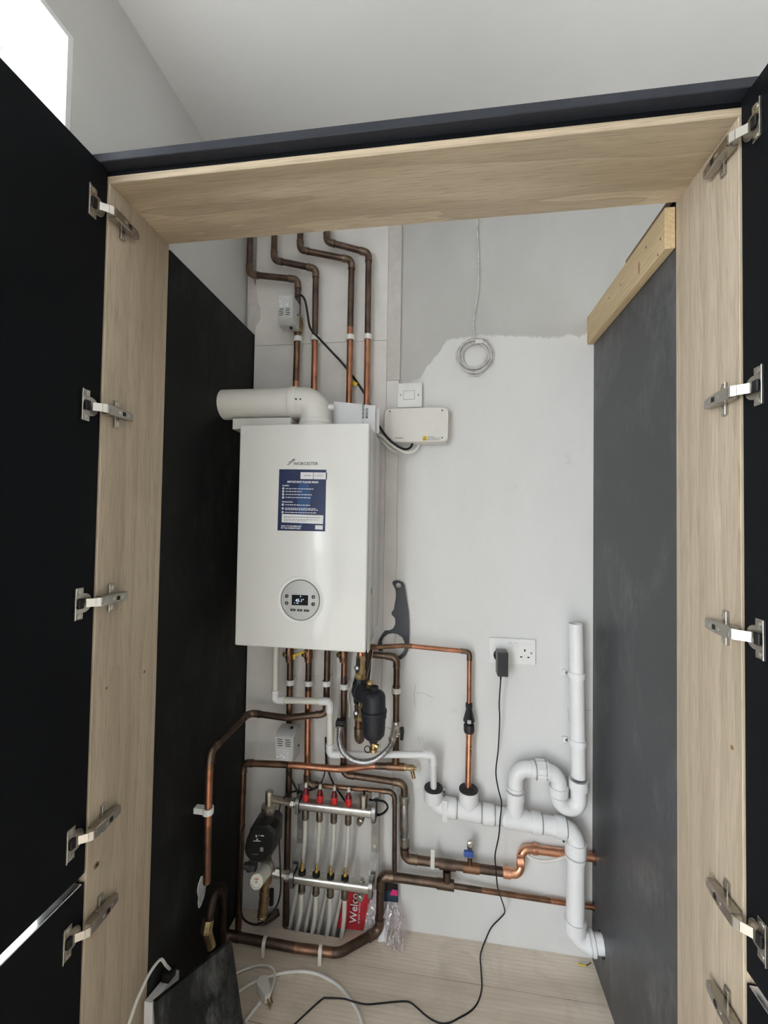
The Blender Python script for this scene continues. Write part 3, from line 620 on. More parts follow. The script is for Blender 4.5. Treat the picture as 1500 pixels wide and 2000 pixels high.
# ------------------------------------------------------------------ pipe clips
def clip(px, py, y, r, label, base='back', group='white clips on the copper pipes'):
    c = at_y(px, py, y) if base == 'back' else at_x(px, py, y)
    o = thing('pipe_clip', label, 'pipe clip', c - UZ * 0.01, group); ax = UZ
    n = 20; w = 0.0085
    ro, ri = r * 1.45, r * 1.03
    ou = [c - ax * w + (UX * math.cos(2 * math.pi * i / n) + UY * math.sin(2 * math.pi * i / n)) * ro for i in range(n)]
    inn = [c - ax * w + (UX * math.cos(2 * math.pi * i / n) + UY * math.sin(2 * math.pi * i / n)) * ri for i in range(n)]
    m = MB().holed(ou, [inn], ax * 2 * w); m.build('clip_ring', 'white', o)
    if base == 'back': MB().box(c.x - r * 0.9, c.x + r * 0.9, c.y + r * 1.2, BBF + 0.0001, c.z - w, c.z + w, 0.001, 1).build('clip_base', 'white', o)
    else: MB().obox(Vector(((c.x - r * 1.2 + JL + 0.002) / 2, c.y, c.z)), X3((c.x - r * 1.2 - JL - 0.002) / 2, 0, 0), X3(0, r * 0.9, 0), X3(0, 0, w), 0.001, 1).build('clip_base', 'white', o)
for a in ((582, 663, 'white clip on the pipe just below the upper motorised valve'), (615, 661, 'white clip on the pipe crossed by the black cable above the boiler'), (684, 660, 'white clip on the third copper pipe above the boiler'), (718.5, 659, 'white clip on the rightmost copper pipe above the boiler')):
    clip(a[0], a[1], YP, R22, a[2], group='white clips above the boiler')
for a in ((567, 1332, YP, 'white clip on the pipe above the lower motorised valve'), (603, 1333.5, YP, 'white clip on the second pipe below the boiler'), (672.5, 1340, YP, 'white clip on the pipe beside the black filter'), (637.5, 1334, 1.385, 'white clip on the pipe above the white overflow elbow'), (774, 1348, YP, 'white clip on the pipe right of the black filter')):
    clip(a[0], a[1], a[2], R22, a[3], group='white clips below the boiler')
clip(406.5, 1583, lx, R22, 'white clip holding the upright copper pipe on the black left panel', base='left')
cb = at_y(845, 1680, YP - 0.014); tag(MB().box(cb.x - 0.007, cb.x + 0.007, YP - 0.018, YP - 0.0139, cb.z - 0.028, cb.z + 0.034, 0.002, 1).build('pipe_clip', 'warm'), 'flat cream clip across the low tarnished pipe', 'pipe clip')
for px, py, lab in ((517, 1842, 'white strap over the floor pipe, left of two'), (626, 1857, 'white strap over the floor pipe at its bend coloured with a highlight')):
    c = at_z(px, py, 0.030); m = MB(); pr = []
    for rr in (R28 + 0.004, R28 + 0.0005):
        arc = [(rr * math.cos(math.radians(a)), rr * math.sin(math.radians(a))) for a in range(0, 181, 20)]
        pr.append([(rr + 0, -0.0295)] + arc + [(-rr, -0.0295)])
    poly = pr[0] + list(reversed(pr[1])); d = Vector((0.98, 0.12, 0)); n = Vector((-0.12, 0.98, 0))
    m.prism([c + n * a + UZ * b - d * 0.0055 for a, b in poly], d * 0.011)
    tag(m.build('pipe_strap', 'warm'), lab, 'pipe strap', 'white straps on the floor pipe')

# ------------------------------------------------------------------ white overflow pipe
yo = 1.347
ov = thing('overflow_pipe', 'thin white plastic overflow pipe stepping from the boiler to the waste', 'pipe', W(847, 1540, 1.40))
run(ov, [at_y(539, 1255, yo), at_y(537, 1367, yo), at_y(644, 1370, yo), at_y(644.5, 1473, yo), at_y(846, 1474, 1.378), at_y(847, 1546, 1.404)], 0.0105, ['warm', 'warm', 'warm', 'waste', 'waste'], fmat='waste', swell=1.22, cup=0.020, fbend=0.012)
# ------------------------------------------------------------------ white waste pipes
yw = 1.408; RW = 0.0265
def wring(root, a, b, r, mat='waste', name='socket_ring'): MB().tube([a, b], r, 22).build(name, mat, root)
def project(p):
    d = p - Vector((0, 0, CZ)); c = [RC[i][0] * d.x + RC[i][1] * -d.z + RC[i][2] * d.y for i in range(3)]
    return 750 + FPX * c[0] / c[2], 1000 + FPX * c[1] / c[2]
def along(a, b, val, k=0):
    lo_, hi_ = 0.0, 1.0; inc = project(b)[k] > project(a)[k]
    for _ in range(40):
        m_ = (lo_ + hi_) / 2
        if (project(a + (b - a) * m_)[k] < val) == inc: lo_ = m_
        else: hi_ = m_
    return a + (b - a) * lo_
wp = thing('waste_pipe', 'white plastic waste pipe sloping along the wall and down through the right panel', 'waste pipe', W(1140, 1850, yw))
yw2 = 1.382
wv = [W(846, 1538, yw), W(848, 1572, yw), W(1125, 1621, yw2), W(1123, 1838, 1.372), at_y(1180, 1844, 1.368)]
run(wp, wv, RW, 'waste', fit=(), bend=0.038, n=22)
A_, B_ = wv[1], wv[2]
for a, b, r in ((868, 890, 1.16), (896, 938, 1.10), (943, 964, 1.17), (986, 1032, 1.10), (1037, 1056, 1.17), (1084, 1104, 1.17)): wring(wp, along(A_, B_, a), along(A_, B_, b), RW * r)
for a in (893, 940.5, 966.5, 1058.5, 1106): MB().tube([along(A_, B_, a - 0.9), along(A_, B_, a + 0.9)], RW * 1.05, 22).build('rubber_seal', 'greyink', wp)
V0, V1 = wv[2], wv[3]
for a, b, r in ((1644, 1668, 1.18), (1672, 1679, 1.14), (1796, 1818, 1.18)): wring(wp, along(V0, V1, a, 1), along(V0, V1, b, 1), RW * r)
MB().tube([along(V0, V1, 1669.3, 1), along(V0, V1, 1670.7, 1)], RW * 1.05, 22).build('rubber_seal', 'greyink', wp)
H0, H1 = wv[3], wv[4]
for a, b, r in ((1144, 1151, 1.18), (1153, 1160, 1.26)): wring(wp, along(H0, H1, a), along(H0, H1, b), RW * r)
wring(wp, W(846.2, 1563, yw), W(845.8, 1540, yw), RW * 1.18)
bx_ = along(A_, B_, 916); MB().tube([bx_, X3(bx_.x - 0.002, bx_.y, W(914, 1543, yw).z)], RW * 0.98, 22).build('branch', 'waste', wp)
wring(wp, X3(bx_.x - 0.0015, bx_.y, W(914, 1563, yw).z), X3(bx_.x - 0.002, bx_.y, W(914, 1540, yw).z), RW * 1.18)
bx2 = along(A_, B_, 1006); ty = bx2.y
MB().tube([bx2, X3(bx2.x, ty, W(1006, 1562, ty).z)], RW * 0.98, 22).build('branch', 'waste', wp)
for p_, lab in ((W(847, 1540, yw), 'black rubber collar round the white overflow pipe end'), (X3(bx_.x - 0.002, bx_.y, W(914, 1540, yw).z), 'black rubber collar round the bright copper pipe end')):
    tag(MB().lathe(p_ + UZ * 0.0002, UZ, [(0, .0305), (0.004, .0305), (0.006, .0285), (0.0065, 0.016), (0.009, .0155), (0.0095, .012)], 24).build('rubber_collar', 'rubber'), lab, 'rubber collar')
tr = thing('waste_trap', 'white plastic swan neck trap between the standpipe and the waste pipe', 'waste trap', W(1006, 1560, yw))
RS = 0.0235
T = lambda px, py: W(px, py, ty)
tv = [T(1006.5, 1562), T(1007, 1500), T(1092, 1508), T(1090, 1574), T(1131, 1580), T(1130, 1522)]
run(tr, tv, RS, 'waste', fit=(), bend=0.036, n=22)
for i_, k_, a, b, r in ((0, 1, 1561, 1545, 1.2), (0, 1, 1542, 1536, 1.13), (1, 0, 1036, 1044, 1.10), (1, 0, 1047, 1064, 1.28), (1, 0, 1068, 1072, 1.12), (2, 1, 1536, 1552, 1.22), (4, 1, 1540, 1516, 1.22)): wring(tr, along(tv[i_], tv[i_ + 1], a, k_), along(tv[i_], tv[i_ + 1], b, k_), RS * r)
for i_, k_, a in ((0, 1, 1543.3), (2, 1, 1553.6), (1, 0, 1045.5)): MB().tube([along(tv[i_], tv[i_ + 1], a - .7, k_), along(tv[i_], tv[i_ + 1], a + .7, k_)], RS * 1.05, 22).build('rubber_seal', 'greyink', tr)
for i in range(10):   # ribs on the two hand nuts
    a = 2 * math.pi * i / 10
    c = along(tv[1], tv[2], 1055.5) + (UY * math.cos(a) + UZ * math.sin(a)) * RS * 1.31
    MB().obox(c, UX * 0.014, (UY * -math.sin(a) + UZ * math.cos(a)) * 0.002, (UY * math.cos(a) + UZ * math.sin(a)) * 0.0015).build('grip_rib', 'waste', tr)
sp = thing('standpipe', 'tall open-topped white standpipe by the right side panel', 'standpipe', T(1130, 1525))
t0, t1 = T(1130, 1517), T(1125, 1218); d = (t1 - t0)
m = MB(); m.tube([t0, t1], RS * 0.93, 24, cap=False); m.tube([t1, t1 - d * 0.05], RS * 0.84, 24, cap=False)
o_ = [t1 + (UX * math.cos(2 * math.pi * i / 24) + UY * math.sin(2 * math.pi * i / 24)) * RS * 0.93 for i in range(24)]; i_ = [t1 + (UX * math.cos(2 * math.pi * i / 24) + UY * math.sin(2 * math.pi * i / 24)) * RS * 0.84 for i in range(24)]
m.holed(o_, [i_], X3(0, 0, 0.0006)); m.build('tube', 'waste', sp)
for pa, la in ((1318, 'upper white bracket holding the standpipe to the wall'), (1449, 'lower white bracket holding the standpipe to the wall')):
    c = along(t1, t0, pa, 1); b = thing('pipe_bracket', la, 'pipe bracket', c - UZ * 0.012, 'white brackets on the waste pipes')
    n = 24; m = MB(); m.holed([c - UZ * 0.009 + (UX * math.cos(2 * math.pi * i / n) + UY * math.sin(2 * math.pi * i / n)) * RS * 1.1 for i in range(n)], [[c - UZ * 0.009 + (UX * math.cos(2 * math.pi * i / n) + UY * math.sin(2 * math.pi * i / n)) * RS * 0.95 for i in range(n)]], UZ * 0.018)
    m.build('bracket_ring', 'waste', b)
    q = W(1105, pa - 5, WB - 0.002); MB().box(q.x - 0.012, c.x - RS * 0.7, WB - 0.006, WB - 0.0003, q.z - 0.010, q.z + 0.010, 0.002, 1).build('bracket_foot', 'waste', b)
    s = MB().lathe(Vector((q.x, WB - 0.006, q.z)), -UY, [(0, .0042), (0.001, .004), (0.0018, 0.002)], 12).build('screw', 'zinc', b)
c = along(A_, B_, 870); b = thing('pipe_bracket', 'white strap bracket screwed above the left end of the waste pipe', 'pipe bracket', c - UZ * 0.02, 'white brackets on the waste pipes')
q = at_y(867.5, 1545, WB - 0.002); MB().box(q.x - 0.008, q.x + 0.008, WB - 0.006, WB - 0.0003, c.z + 0.02, q.z + 0.010, 0.002, 1).build('bracket_foot', 'waste', b); MB().lathe(Vector((q.x, WB - 0.006, q.z)), -UY, [(0, .0042), (0.001, .004), (0.0018, 0.002)], 12).build('screw', 'zinc', b)
MB().box(c.x - 0.010, c.x + 0.006, yw - RW * 1.23, yw - RW * 1.16, c.z - 0.028, c.z + 0.038, 0.001, 1).build('strap', 'waste', b)
c = at_y(1102, 1643, WB - 0.006); b = thing('pipe_bracket', 'small white tab and screw behind the waste pipe bend', 'pipe bracket', c - UZ * 0.01, 'white brackets on the waste pipes')
MB().box(c.x - 0.010, c.x + 0.016, WB - 0.008, WB - 0.0003, c.z - 0.010, c.z + 0.010, 0.002, 1).build('bracket_foot', 'waste', b); MB().lathe(Vector((c.x - 0.002, WB - 0.008, c.z)), -UY, [(0, .0042), (0.0015, .003)], 12).build('screw', 'zinc', b)

# ------------------------------------------------------------------ boiler
BF, BM, BK = 1.170, 1.325, 1.392
cs = [at_y(*q, BF) for q in ((467.5, 830.5), (720, 824.5), (715.5, 1274.5), (459, 1262))]
bx0 = (cs[0].x + cs[3].x) / 2; bx1 = (cs[1].x + cs[2].x) / 2; bz1 = (cs[0].z + cs[1].z) / 2; bz0 = (cs[2].z + cs[3].z) / 2
bo = thing('boiler', 'white wall-hung gas boiler with a round control dial and blue sticker', 'boiler', ((bx0 + bx1) / 2, 1.3, bz0))
MB().box(bx0, bx1, BF, BF + 0.030, bz0, bz1, 0.005, 3).build('front_cover', 'enamel', bo)
MB().box(bx0 + 0.002, bx1 - 0.002, BF + 0.0305, BM, bz0 + 0.003, bz1 - 0.003, 0.003, 2).build('casing', 'casing', bo)
MB().box(bx0 + 0.014, bx1 - 0.001, BM + 0.0008, BK, bz0 + 0.030, bz1 - 0.008, 0.002, 1).build('rear_frame', 'casing', bo)
for k in range(3):   # raised ribs on the lower right side
    zc0, zc1 = at_x(730, 1255, bx1).z, at_x(727, 1125, bx1).z; yy = BF + 0.040 + 0.012 * k
    MB().box(bx1 - 0.0025, bx1 + 0.0012, yy, yy + 0.005, zc0, zc1, 0.0008, 1).build('side_rib', 'casing', bo)
MB().box(bx1 - 0.002, bx1 + 0.0012, BF + 0.082, BF + 0.088, at_x(728, 1158, bx1).z, at_x(728, 1146, bx1).z, 0).build('side_mark', 'greyink', bo)
yb = BF - 0.0004
def bf(px, py, y=None): return at_y(px, py, yb if y is None else y)
# logo
c = bf(573, 906); write('WORCESTER', 0.0125, c, bo, 'logo_lettering', bold=0.012, wide=1.02)
sw = MB()
for k in range(3):
    P0 = [bf(560.5 + k * 1.6, 907.6 - k * 2.6), bf(565 + k * 1.6, 907 - k * 2.8), bf(570, 902 - k * 1.7), bf(576, 898.5 - k * 1.2)]
    cu = smooth(P0, 5)
    for i in range(len(cu) - 1):
        h = UZ * 0.00075; sw.prism([cu[i] - h, cu[i + 1] - h, cu[i + 1] + h, cu[i] + h], (0, 0.0003, 0))
sw.build('logo_swoosh', 'ink', bo)
# sticker: a sheet on the cover, printed matter in thin layers
s0, s1, s2, s3 = bf(545.5, 916.5), bf(637.5, 917.5), bf(635, 1038), bf(542, 1036)
st = thing('safety_sticker', 'dark blue instruction sticker headed IMPORTANT PLEASE READ on the boiler', 'sticker', (s0 + s2) / 2)
MB().prism([s0 + (s3 - s0) * 0, s3, s2, s1], (0, -0.0003, 0)).build('sheet', 'blueprint', st)
su = (s1 - s0) ; sv = (s3 - s0)
def sk(u, v, l=1): return s0 + su * u + sv * v + X3(0, -0.0004 - 0.0002 * l, 0)
eu, ev = su.normalized(), -sv.normalized()
def patch(pts, mat, name='print', l=1, par=None): return MB().prism([sk(a, b, l) for a, b in pts], (0, -0.0001, 0)).build(name, mat, par or st)
patch([(0.44, 0.20), (0.62, 0.20), (0.70, 0.46), (0.56, 0.80), (0.50, 0.99), (0.46, 0.86), (0.42, 0.6), (0.40, 0.45)], 'midblue', 'flame_print', 0)
patch([(0.46, 0.045), (0.725, 0.045), (0.725, 0.155), (0.46, 0.155)], 'paper', 'logo_panel'); patch([(0.735, 0.045), (0.995, 0.045), (0.995, 0.155), (0.735, 0.155)], 'paper', 'logo_panel')
patch([(0.998, 0.045), (1.018, 0.045), (1.018, 0.155), (0.998, 0.155)], 'ink', 'edge_mark')
write('WORCESTER', 0.0036, sk(0.53, 0.10, 2), st, 'lettering', 'ink', eu, ev, bold=0.02); write('BOSCH', 0.0046, sk(0.815, 0.10, 2), st, 'lettering', 'redink', eu, ev, bold=0.01)
MB().lathe(sk(0.775, 0.10, 2), -UY, [(0, .0018), (0.0001, .0018)], 12).build('emblem', 'greyink', st)
write('IMPORTANT PLEASE READ', 0.0080, sk(0.18, 0.205, 1), st, 'lettering', 'whiteink', eu, ev, bold=0.025)
write('Installer:', 0.0062, sk(0.08, 0.265), st, 'lettering', 'whiteink', eu, ev, bold=0.02); write('Homeowner:', 0.0062, sk(0.08, 0.53), st, 'lettering', 'whiteink', eu, ev, bold=0.02)
def greek(u0, u1, v, mat, l=1, h=0.006):
    m = MB(); u = u0
    while u < u1 - 0.01:
        w = min(random.uniform(0.025, 0.075), u1 - u); m.prism([sk(a, b, l) for a, b in ((u, v - h), (u + w, v - h), (u + w, v + h), (u, v + h))], (0, -0.0001, 0)); u += w + 0.012
    m.build('small_print', mat, st)
for v, e in ((0.315, 0.74), (0.36, 0.50), (0.41, 0.71), (0.458, 0.68), (0.578, 0.68), (0.632, 0.80), (0.655, 0.85), (0.70, 0.82)): greek(0.15, e, v, 'whiteink', 1, 0.0055)
for v in (0.313, 0.362, 0.41, 0.460, 0.577, 0.640, 0.70):
    q = sk(0.10, v); MB().lathe(q, -UY, [(0, .0034), (0.0001, .0034)], 14).build('icon', 'whiteink', st); MB().box(q.x - .0011, q.x + .0011, q.y - .0004, q.y - .0002, q.z - .0009, q.z + .0012).build('icon_mark', 'blueprint', st)
patch([(0.085, 0.73), (0.965, 0.735), (0.96, 0.875), (0.085, 0.865)], 'paper', 'text_panel')
greek(0.13, 0.90, 0.775, 'greyink', 2, 0.0075); greek(0.13, 0.87, 0.812, 'greyink', 2, 0.005); greek(0.13, 0.62, 0.836, 'greyink', 2, 0.005)
write('ONLY TO BE REMOVED', 0.0058, sk(0.075, 0.925), st, 'lettering', 'whiteink', eu, ev, bold=0.02); write('BY THE HOMEOWNER', 0.0058, sk(0.075, 0.958), st, 'lettering', 'whiteink', eu, ev, bold=0.02)
patch([(0.80, 0.895), (0.96, 0.897), (0.955, 0.965), (0.795, 0.962)], 'paper', 'blank_panel')
# control dial
dc = bf(586.5, 1172); rd = (bf(624, 1172).x - bf(549, 1172).x) / 2
dl = MB().lathe(dc + X3(0, 0.0003, 0), -UY, [(0, rd * 1.20), (0.0014, rd * 1.19), (0.0016, rd * 1.06), (0.0006, rd * 1.03)], 56).build('dial_recess', 'enamel', bo)
MB().lathe(dc, -UY, [(0, rd * 1.02), (0.0010, rd * 1.02)], 56).build('dial_shadow_gap', 'ink', bo)
fa = MB().lathe(dc, -UY, [(0, rd * 0.985), (0.0014, rd * 0.985), (0.0018, rd * 0.965)], 56).build('fascia', 'dial', bo)
fy_ = BF - 0.0026
def df(px, py, y=fy_): return at_y(px, py, y)
def dpoly(pts, mat, name, t=0.0003, y=fy_): MB().prism([df(a, b, y) for a, b in pts], (0, -t, 0)).build(name, mat, fa)
dpoly([(570.2, 1161.5), (602, 1162.6), (601.4, 1182.7), (569.5, 1181.5)], 'screen', 'display')
write('45.1°', 0.0118, df(576.8, 1172.6, fy_ - 0.0005), fa, 'display_digits', 'lcd', wide=1.05, bold=0.012)
dpoly([(585.8, 1165.4), (587, 1163.0), (588.2, 1165.4), (587, 1166.2)], 'lcd', 'flame_symbol', 0.0002, fy_ - 0.0005); dpoly([(579, 1177), (583, 1177.2), (583, 1178.6), (579, 1178.4)], 'lcd', 'bar_symbol', 0.0002, fy_ - 0.0005); dpoly([(574, 1178), (575.5, 1176.4), (577, 1178.2), (575.5, 1177.4)], 'lcd', 'tap_symbol', 0.0002, fy_ - 0.0005)
for px, py in ((560.3, 1164.2), (560, 1178), (612, 1166), (611.6, 1180)):
    b_ = MB().lathe(df(px, py), -UY, [(0, .0051), (0.0008, .0051), (0.0011, .0045)], 18).build('button', 'black', fa)
    dpoly([(px - 1, py - .5), (px + 1, py - .5), (px + .6, py + 1), (px - .6, py + 1)], 'whiteink', 'button_symbol', 0.0002, fy_ - 0.0012)
for px, py in ((572.2, 1191.3), (585.4, 1192), (598.6, 1192.6)):
    c = df(px, py); MB().prism(on(c, rrect(0.0155, 0.0062, 0.0022)), (0, -0.0008, 0)).build('button', 'black', fa); dpoly([(px - 2.2, py - .4), (px + 2.2, py - .4), (px + 2.2, py + .5), (px - 2.2, py + .5)], 'greyplastic', 'button_symbol', 0.0002, fy_ - 0.0009)
# fittings under the boiler
GF = 'fittings under the boiler'
for px, lab in ((566, 'brown valve under the boiler at its left, beside the yellow lever'), (603, 'brown valve under the boiler, right of the yellow lever'), (671, 'brown valve under the boiler beside the filter column')):
    v = thing('boiler_valve', lab, 'valve', at_y(px, 1292, YP - 0.012), GF); q = at_y(px, 1252, YP - 0.012)
    MB().lathe(q, -UZ, [(0, .0125), (0.03, .0135), (0.045, .0148), (0.058, .0148), (0.062, .0125), (0.07, .0125)], 10).build('valve_body', 'dull', v)
    MB().lathe(q + X3(-0.010, -0.004, -0.045), X3(-0.8, -0.6, 0), [(0, .008), (0.010, .008), (0.012, .005)], 10).build('spindle', 'oldbrass', v)
yl = thing('gas_lever', 'yellow gas lever under the boiler', 'lever', at_y(583, 1282, 1.375), GF)
MB().prism([at_y(a, b, 1.365) for a, b in ((571.5, 1278.5), (576, 1278), (593, 1272), (594, 1275.5), (577.5, 1281), (576.5, 1287.5), (572.5, 1288))], (0, 0.008, 0)).build('handle', 'yellow', yl)
q = at_y(596, 1273, 1.368); MB().cyl(q, q + X3(0.004, 0.024, 0), 0.005, 10).build('spindle', 'oldbrass', yl)

# ------------------------------------------------------------------ flue
FY = 1.242; fr_ = 0.0475
q0, q1 = at_y(440, 787.5, FY), at_y(612, 790, FY)
zf = (q0.z + q1.z) / 2; xe = at_y(618, 790, FY).x
fu = thing('flue', 'fat white flue pipe elbowing from the boiler top through the left panel', 'flue', (xe, FY, bz1))
MB().tube([X3(JL + 0.003, FY, zf), X3(at_y(573, 790, FY).x, FY, zf)], fr_ * 0.985, 40).build('flue_pipe', 'flue', fu)
rb = 0.055
arc = fillet(X3(JL, FY, zf), X3(xe, FY, zf), X3(xe, FY, bz1), rb)
MB().tube([X3(at_y(571, 790, FY).x, FY, zf)] + arc + [X3(xe, FY, bz1 + 0.018)], fr_, 40).build('flue_elbow', 'flue', fu)
MB().lathe(X3(at_y(569, 790, FY).x, FY, zf), UX, [(0, fr_ * 1.02), (0.004, fr_ * 1.06), (0.020, fr_ * 1.06), (0.024, fr_ * 1.01)], 40).build('collar', 'flue', fu)
MB().lathe(X3(xe, FY, bz1 - 0.0025), UZ, [(0, fr_ * 1.16), (0.012, fr_ * 1.16), (0.016, fr_ * 1.07), (0.026, fr_ * 1.06), (0.030, fr_ * 1.01)], 40).build('collar', 'flue', fu)
for px in (562.5, 578, 586.5):
    c = at_y(px, 779.5, FY - fr_ * 1.02); q = Vector((c.x, FY - math.sqrt(max(0, (fr_ * 1.055) ** 2 - (c.z - zf) ** 2)) + (0.003 if px < 570 or px > 582 else 0), c.z))
    MB().lathe(q, (q - X3(q.x, FY, zf)), [(-0.003, .0028), (0.0014, .0026)], 10).build('screw', 'ink', fu)
c = X3(xe + fr_ * 0.98, FY - 0.010, at_y(650, 797, FY).z); MB().lathe(c, UX, [(-0.004, .010), (0.010, .009), (0.014, .006)], 14).build('test_cap', 'flue', fu)
tag(MB().box(at_y(462, 826, FY).x, at_y(574, 826, FY).x, 1.215, 1.30, bz1 - 0.0028, zf - fr_ - 0.0035, 0.002, 1).build('packing_box', 'flue'), 'flat white carton lying under the flue on the boiler top', 'box')
MB().bm.free()
# booklets standing on the boiler top
def booklet(label, pts, y, t, tilt):
    b = thing('booklet', label, 'booklet', pts[0]); 
    MB().prism(pts, (0, t, 0)).build('pages', 'paper', b); return b
bt = bz1 - 0.0028
yk = 1.275
def bk(px, py, y=yk): return at_y(px, py, y)
b1 = bk(652, 784); b2 = bk(732, 790)
pk = [X3(b1.x, yk, bt), X3(b2.x, yk + 0.012, bt), X3(b2.x, yk + 0.012, b2.z), X3(b1.x, yk, b1.z)]
k1 = booklet('white manual standing on the boiler top, its logo turned sideways', pk, yk, 0.004, 0)
uu = (pk[1] - pk[0]).normalized()
write('WORCESTER', 0.0088, bk(709.5, 818, yk + 0.0075), k1, 'lettering', 'ink', UZ, -uu, bold=0.02, wide=0.95); write('BOSCH', 0.0098, bk(716.5, 817, yk + 0.0085), k1, 'lettering', 'ink', UZ, -uu, bold=0.03)
sw = MB(); q = bk(707, 823, yk + 0.007); sw.prism([q, q + uu * 0.0015, q + uu * 0.006 - UZ * 0.008, q + uu * 0.0045 - UZ * 0.008], (0, 0.0004, 0)); sw.build('logo_swoosh', 'ink', k1)
pk2 = [p + X3(0.004, 0.008, 0) for p in pk]; pk2[1] += X3(0.006, 0.01, 0); pk2[2] += X3(0.006, 0.01, -0.006); pk2[3] += X3(0, 0, -0.004)
booklet('second white booklet tucked behind the manual on the boiler', pk2, yk, 0.005, 0)

# ------------------------------------------------------------------ motorised valves
def actuator(px0, px1, py0, py1, flip, label, bx, by, yfr=1.318, ybk=1.385):
    a, b = at_y(px0, py0, yfr), at_y(px1, py1, yfr); w = b.x - a.x
    v = thing('motorised_valve', label, 'valve', Vector((a.x + w / 2, ybk, b.z)), 'motorised zone valves')
    m = MB(); ch = 0.014
    prof = [(a.x, b.z), (b.x, b.z), (b.x, a.z), (a.x, a.z)]
    zb, zt_ = (b.z - 0.016, a.z) if not flip else (b.z, a.z + 0.012)
    ins = 0.010
    # front plate smaller than the body: the ends slope back as on the moulded cover
    f = [X3(a.x + .003, yfr, b.z), X3(b.x - .003, yfr, b.z), X3(b.x - .003, yfr, a.z), X3(a.x + .003, yfr, a.z)]
    k = [X3(a.x, yfr + 0.02, zb), X3(b.x, yfr + 0.02, zb), X3(b.x, yfr + 0.02, zt_), X3(a.x, yfr + 0.02, zt_)]
    e = [p + X3(0, ybk - yfr - 0.02, 0) for p in k]
    R = [[m.bm.verts.new(p) for p in q] for q in (f, k, e)]
    for i in range(2):
        for j in range(4): m.bm.faces.new((R[i][j], R[i][(j + 1) % 4], R[i + 1][(j + 1) % 4], R[i + 1][j]))
    m.bm.faces.new(R[0]); m.bm.faces.new(list(reversed(R[2]))); bmesh.ops.recalc_face_normals(m.bm, faces=m.bm.faces)
    bmesh.ops.bevel(m.bm, geom=list(m.bm.edges), offset=0.0022, segments=2, affect='EDGES')
    cv = m.build('actuator_cover', 'greyplastic', v)
    h = a.z - b.z
    for c in range(2):
        for r in range(4):
            z = b.z + h * (0.12 + 0.085 * r) if not flip else a.z - h * (0.12 + 0.085 * r)
            x = a.x + w * (0.14 + 0.40 * c + 0.03 * (r % 2))
            MB().box(x, x + w * 0.27, yfr - 0.0004, yfr + 0.0005, z, z + 0.0022).build('vent_slot', 'hole', cv)
    lz = b.z + h * 0.50 if not flip else b.z + h * 0.06
    lbm = MB().box(a.x + w * 0.12, a.x + w * 0.72, yfr - 0.0004, yfr, lz, lz + h * 0.42).build('rating_label', 'paper', cv)
    m = MB()
    for r in range(6):
        u = 0.14
        while u < 0.66:
            q = random.uniform(0.04, 0.16); z = lz + h * (0.03 + 0.065 * r)
            if random.random() < 0.8: m.box(a.x + w * u, a.x + w * min(u + q, .70), yfr - 0.0007, yfr - 0.0004, z, z + 0.0020)
            u += q + 0.03
    m.build('label_print', 'greyink', cv)
    for bzz in (0.4,): MB().lathe(X3(b.x, yfr + 0.045, b.z + h * bzz), UX, [(-0.001, .004), (0.002, .0035)], 10).build('release_screw', 'black', v)
    MB().box(a.x + w * 0.62, a.x + w * 0.75, yfr + 0.03, yfr + 0.04, zb - 0.006 if not flip else zt_, zb + 0.001 if not flip else zt_ + 0.006, 0.001, 1).build('manual_lever', 'black', v)
    c = W(bx, by, YP)
    MB().lathe(c + UZ * 0.030, -UZ, [(0, .0125), (0.008, .0165), (0.016, .0165), (0.018, .0135), (0.024, .019), (0.040, .019), (0.044, .0135), (0.046, .0165), (0.056, .0165), (0.060, .0125)], 12).build('valve_body', 'oldbrass', v)
    MB().cyl(c + UY * 0.002, X3(min(c.x, b.x - 0.008), ybk - 0.002, c.z), 0.016, 14).build('valve_neck', 'oldbrass', v)
    return v
actuator(541, 571.5, 577, 620, False, 'grey motorised valve box on the leftmost pipe above the boiler', 582, 634)
actuator(536.5, 573, 1438, 1489, True, 'grey motorised valve box on the left pipe below the boiler', 565, 1432)

# ------------------------------------------------------------------ magnetic filter
yc, yk2 = 1.285, 1.224
mf = thing('magnetic_filter', 'black canister filter with brass valves hanging below the boiler corner', 'filter', at_y(729, 1470, yk2))
def F(px, py, y=yc): return at_y(px, py, y)
MB().tube([F(705, 1262), F(704.5, 1284)], 0.0112, 14).build('inlet_pipe', 'copper', mf)
def ballvalve(q0, q1, ls, lab_z):
    L = (q1 - q0).length; d = (q1 - q0)
    vb = MB().lathe(q0, d, [(0, .0130), (L * .15, .0155), (L * .25, .0155), (L * .32, .0135), (L * .68, .0145), (L * .76, .0160), (L * .9, .0160), (L, .0135)], 8).build('valve_body', 'oldbrass', mf)
    hd = MB(); hd.obox(ls, X3(0.0048, 0, 0), X3(0, 0.004, 0), X3(0.001, 0, 0.0215), 0.003, 2); hd.lathe(ls + X3(0, 0.001, -0.006), -UY, [(0, .0085), (0.006, .0085)], 16); hd.build('valve_handle', 'black', mf)
    MB().lathe(ls + X3(0, -0.005, -0.006), -UY, [(0, .0048), (0.0012, .0042), (0.0014, .002)], 14).build('handle_screw', 'white', mf)
ballvalve(F(705, 1280), F(704, 1318), F(698, 1300, 1.264), 0)
MB().lathe(F(704, 1315), -UZ, [(0, .0165), (0.014, .0175), (0.018, .015)], 6).build('union_nut', 'brass', mf)
MB().lathe(F(701.5, 1324), -UZ, [(0, .0150), (0.010, .0165), (0.014, .020), (0.052, .021), (0.060, .017), (0.075, .016)], 22).build('tee_barrel', 'filter', mf)
c0, c1 = F(702, 1350), F(725, 1362, yk2)
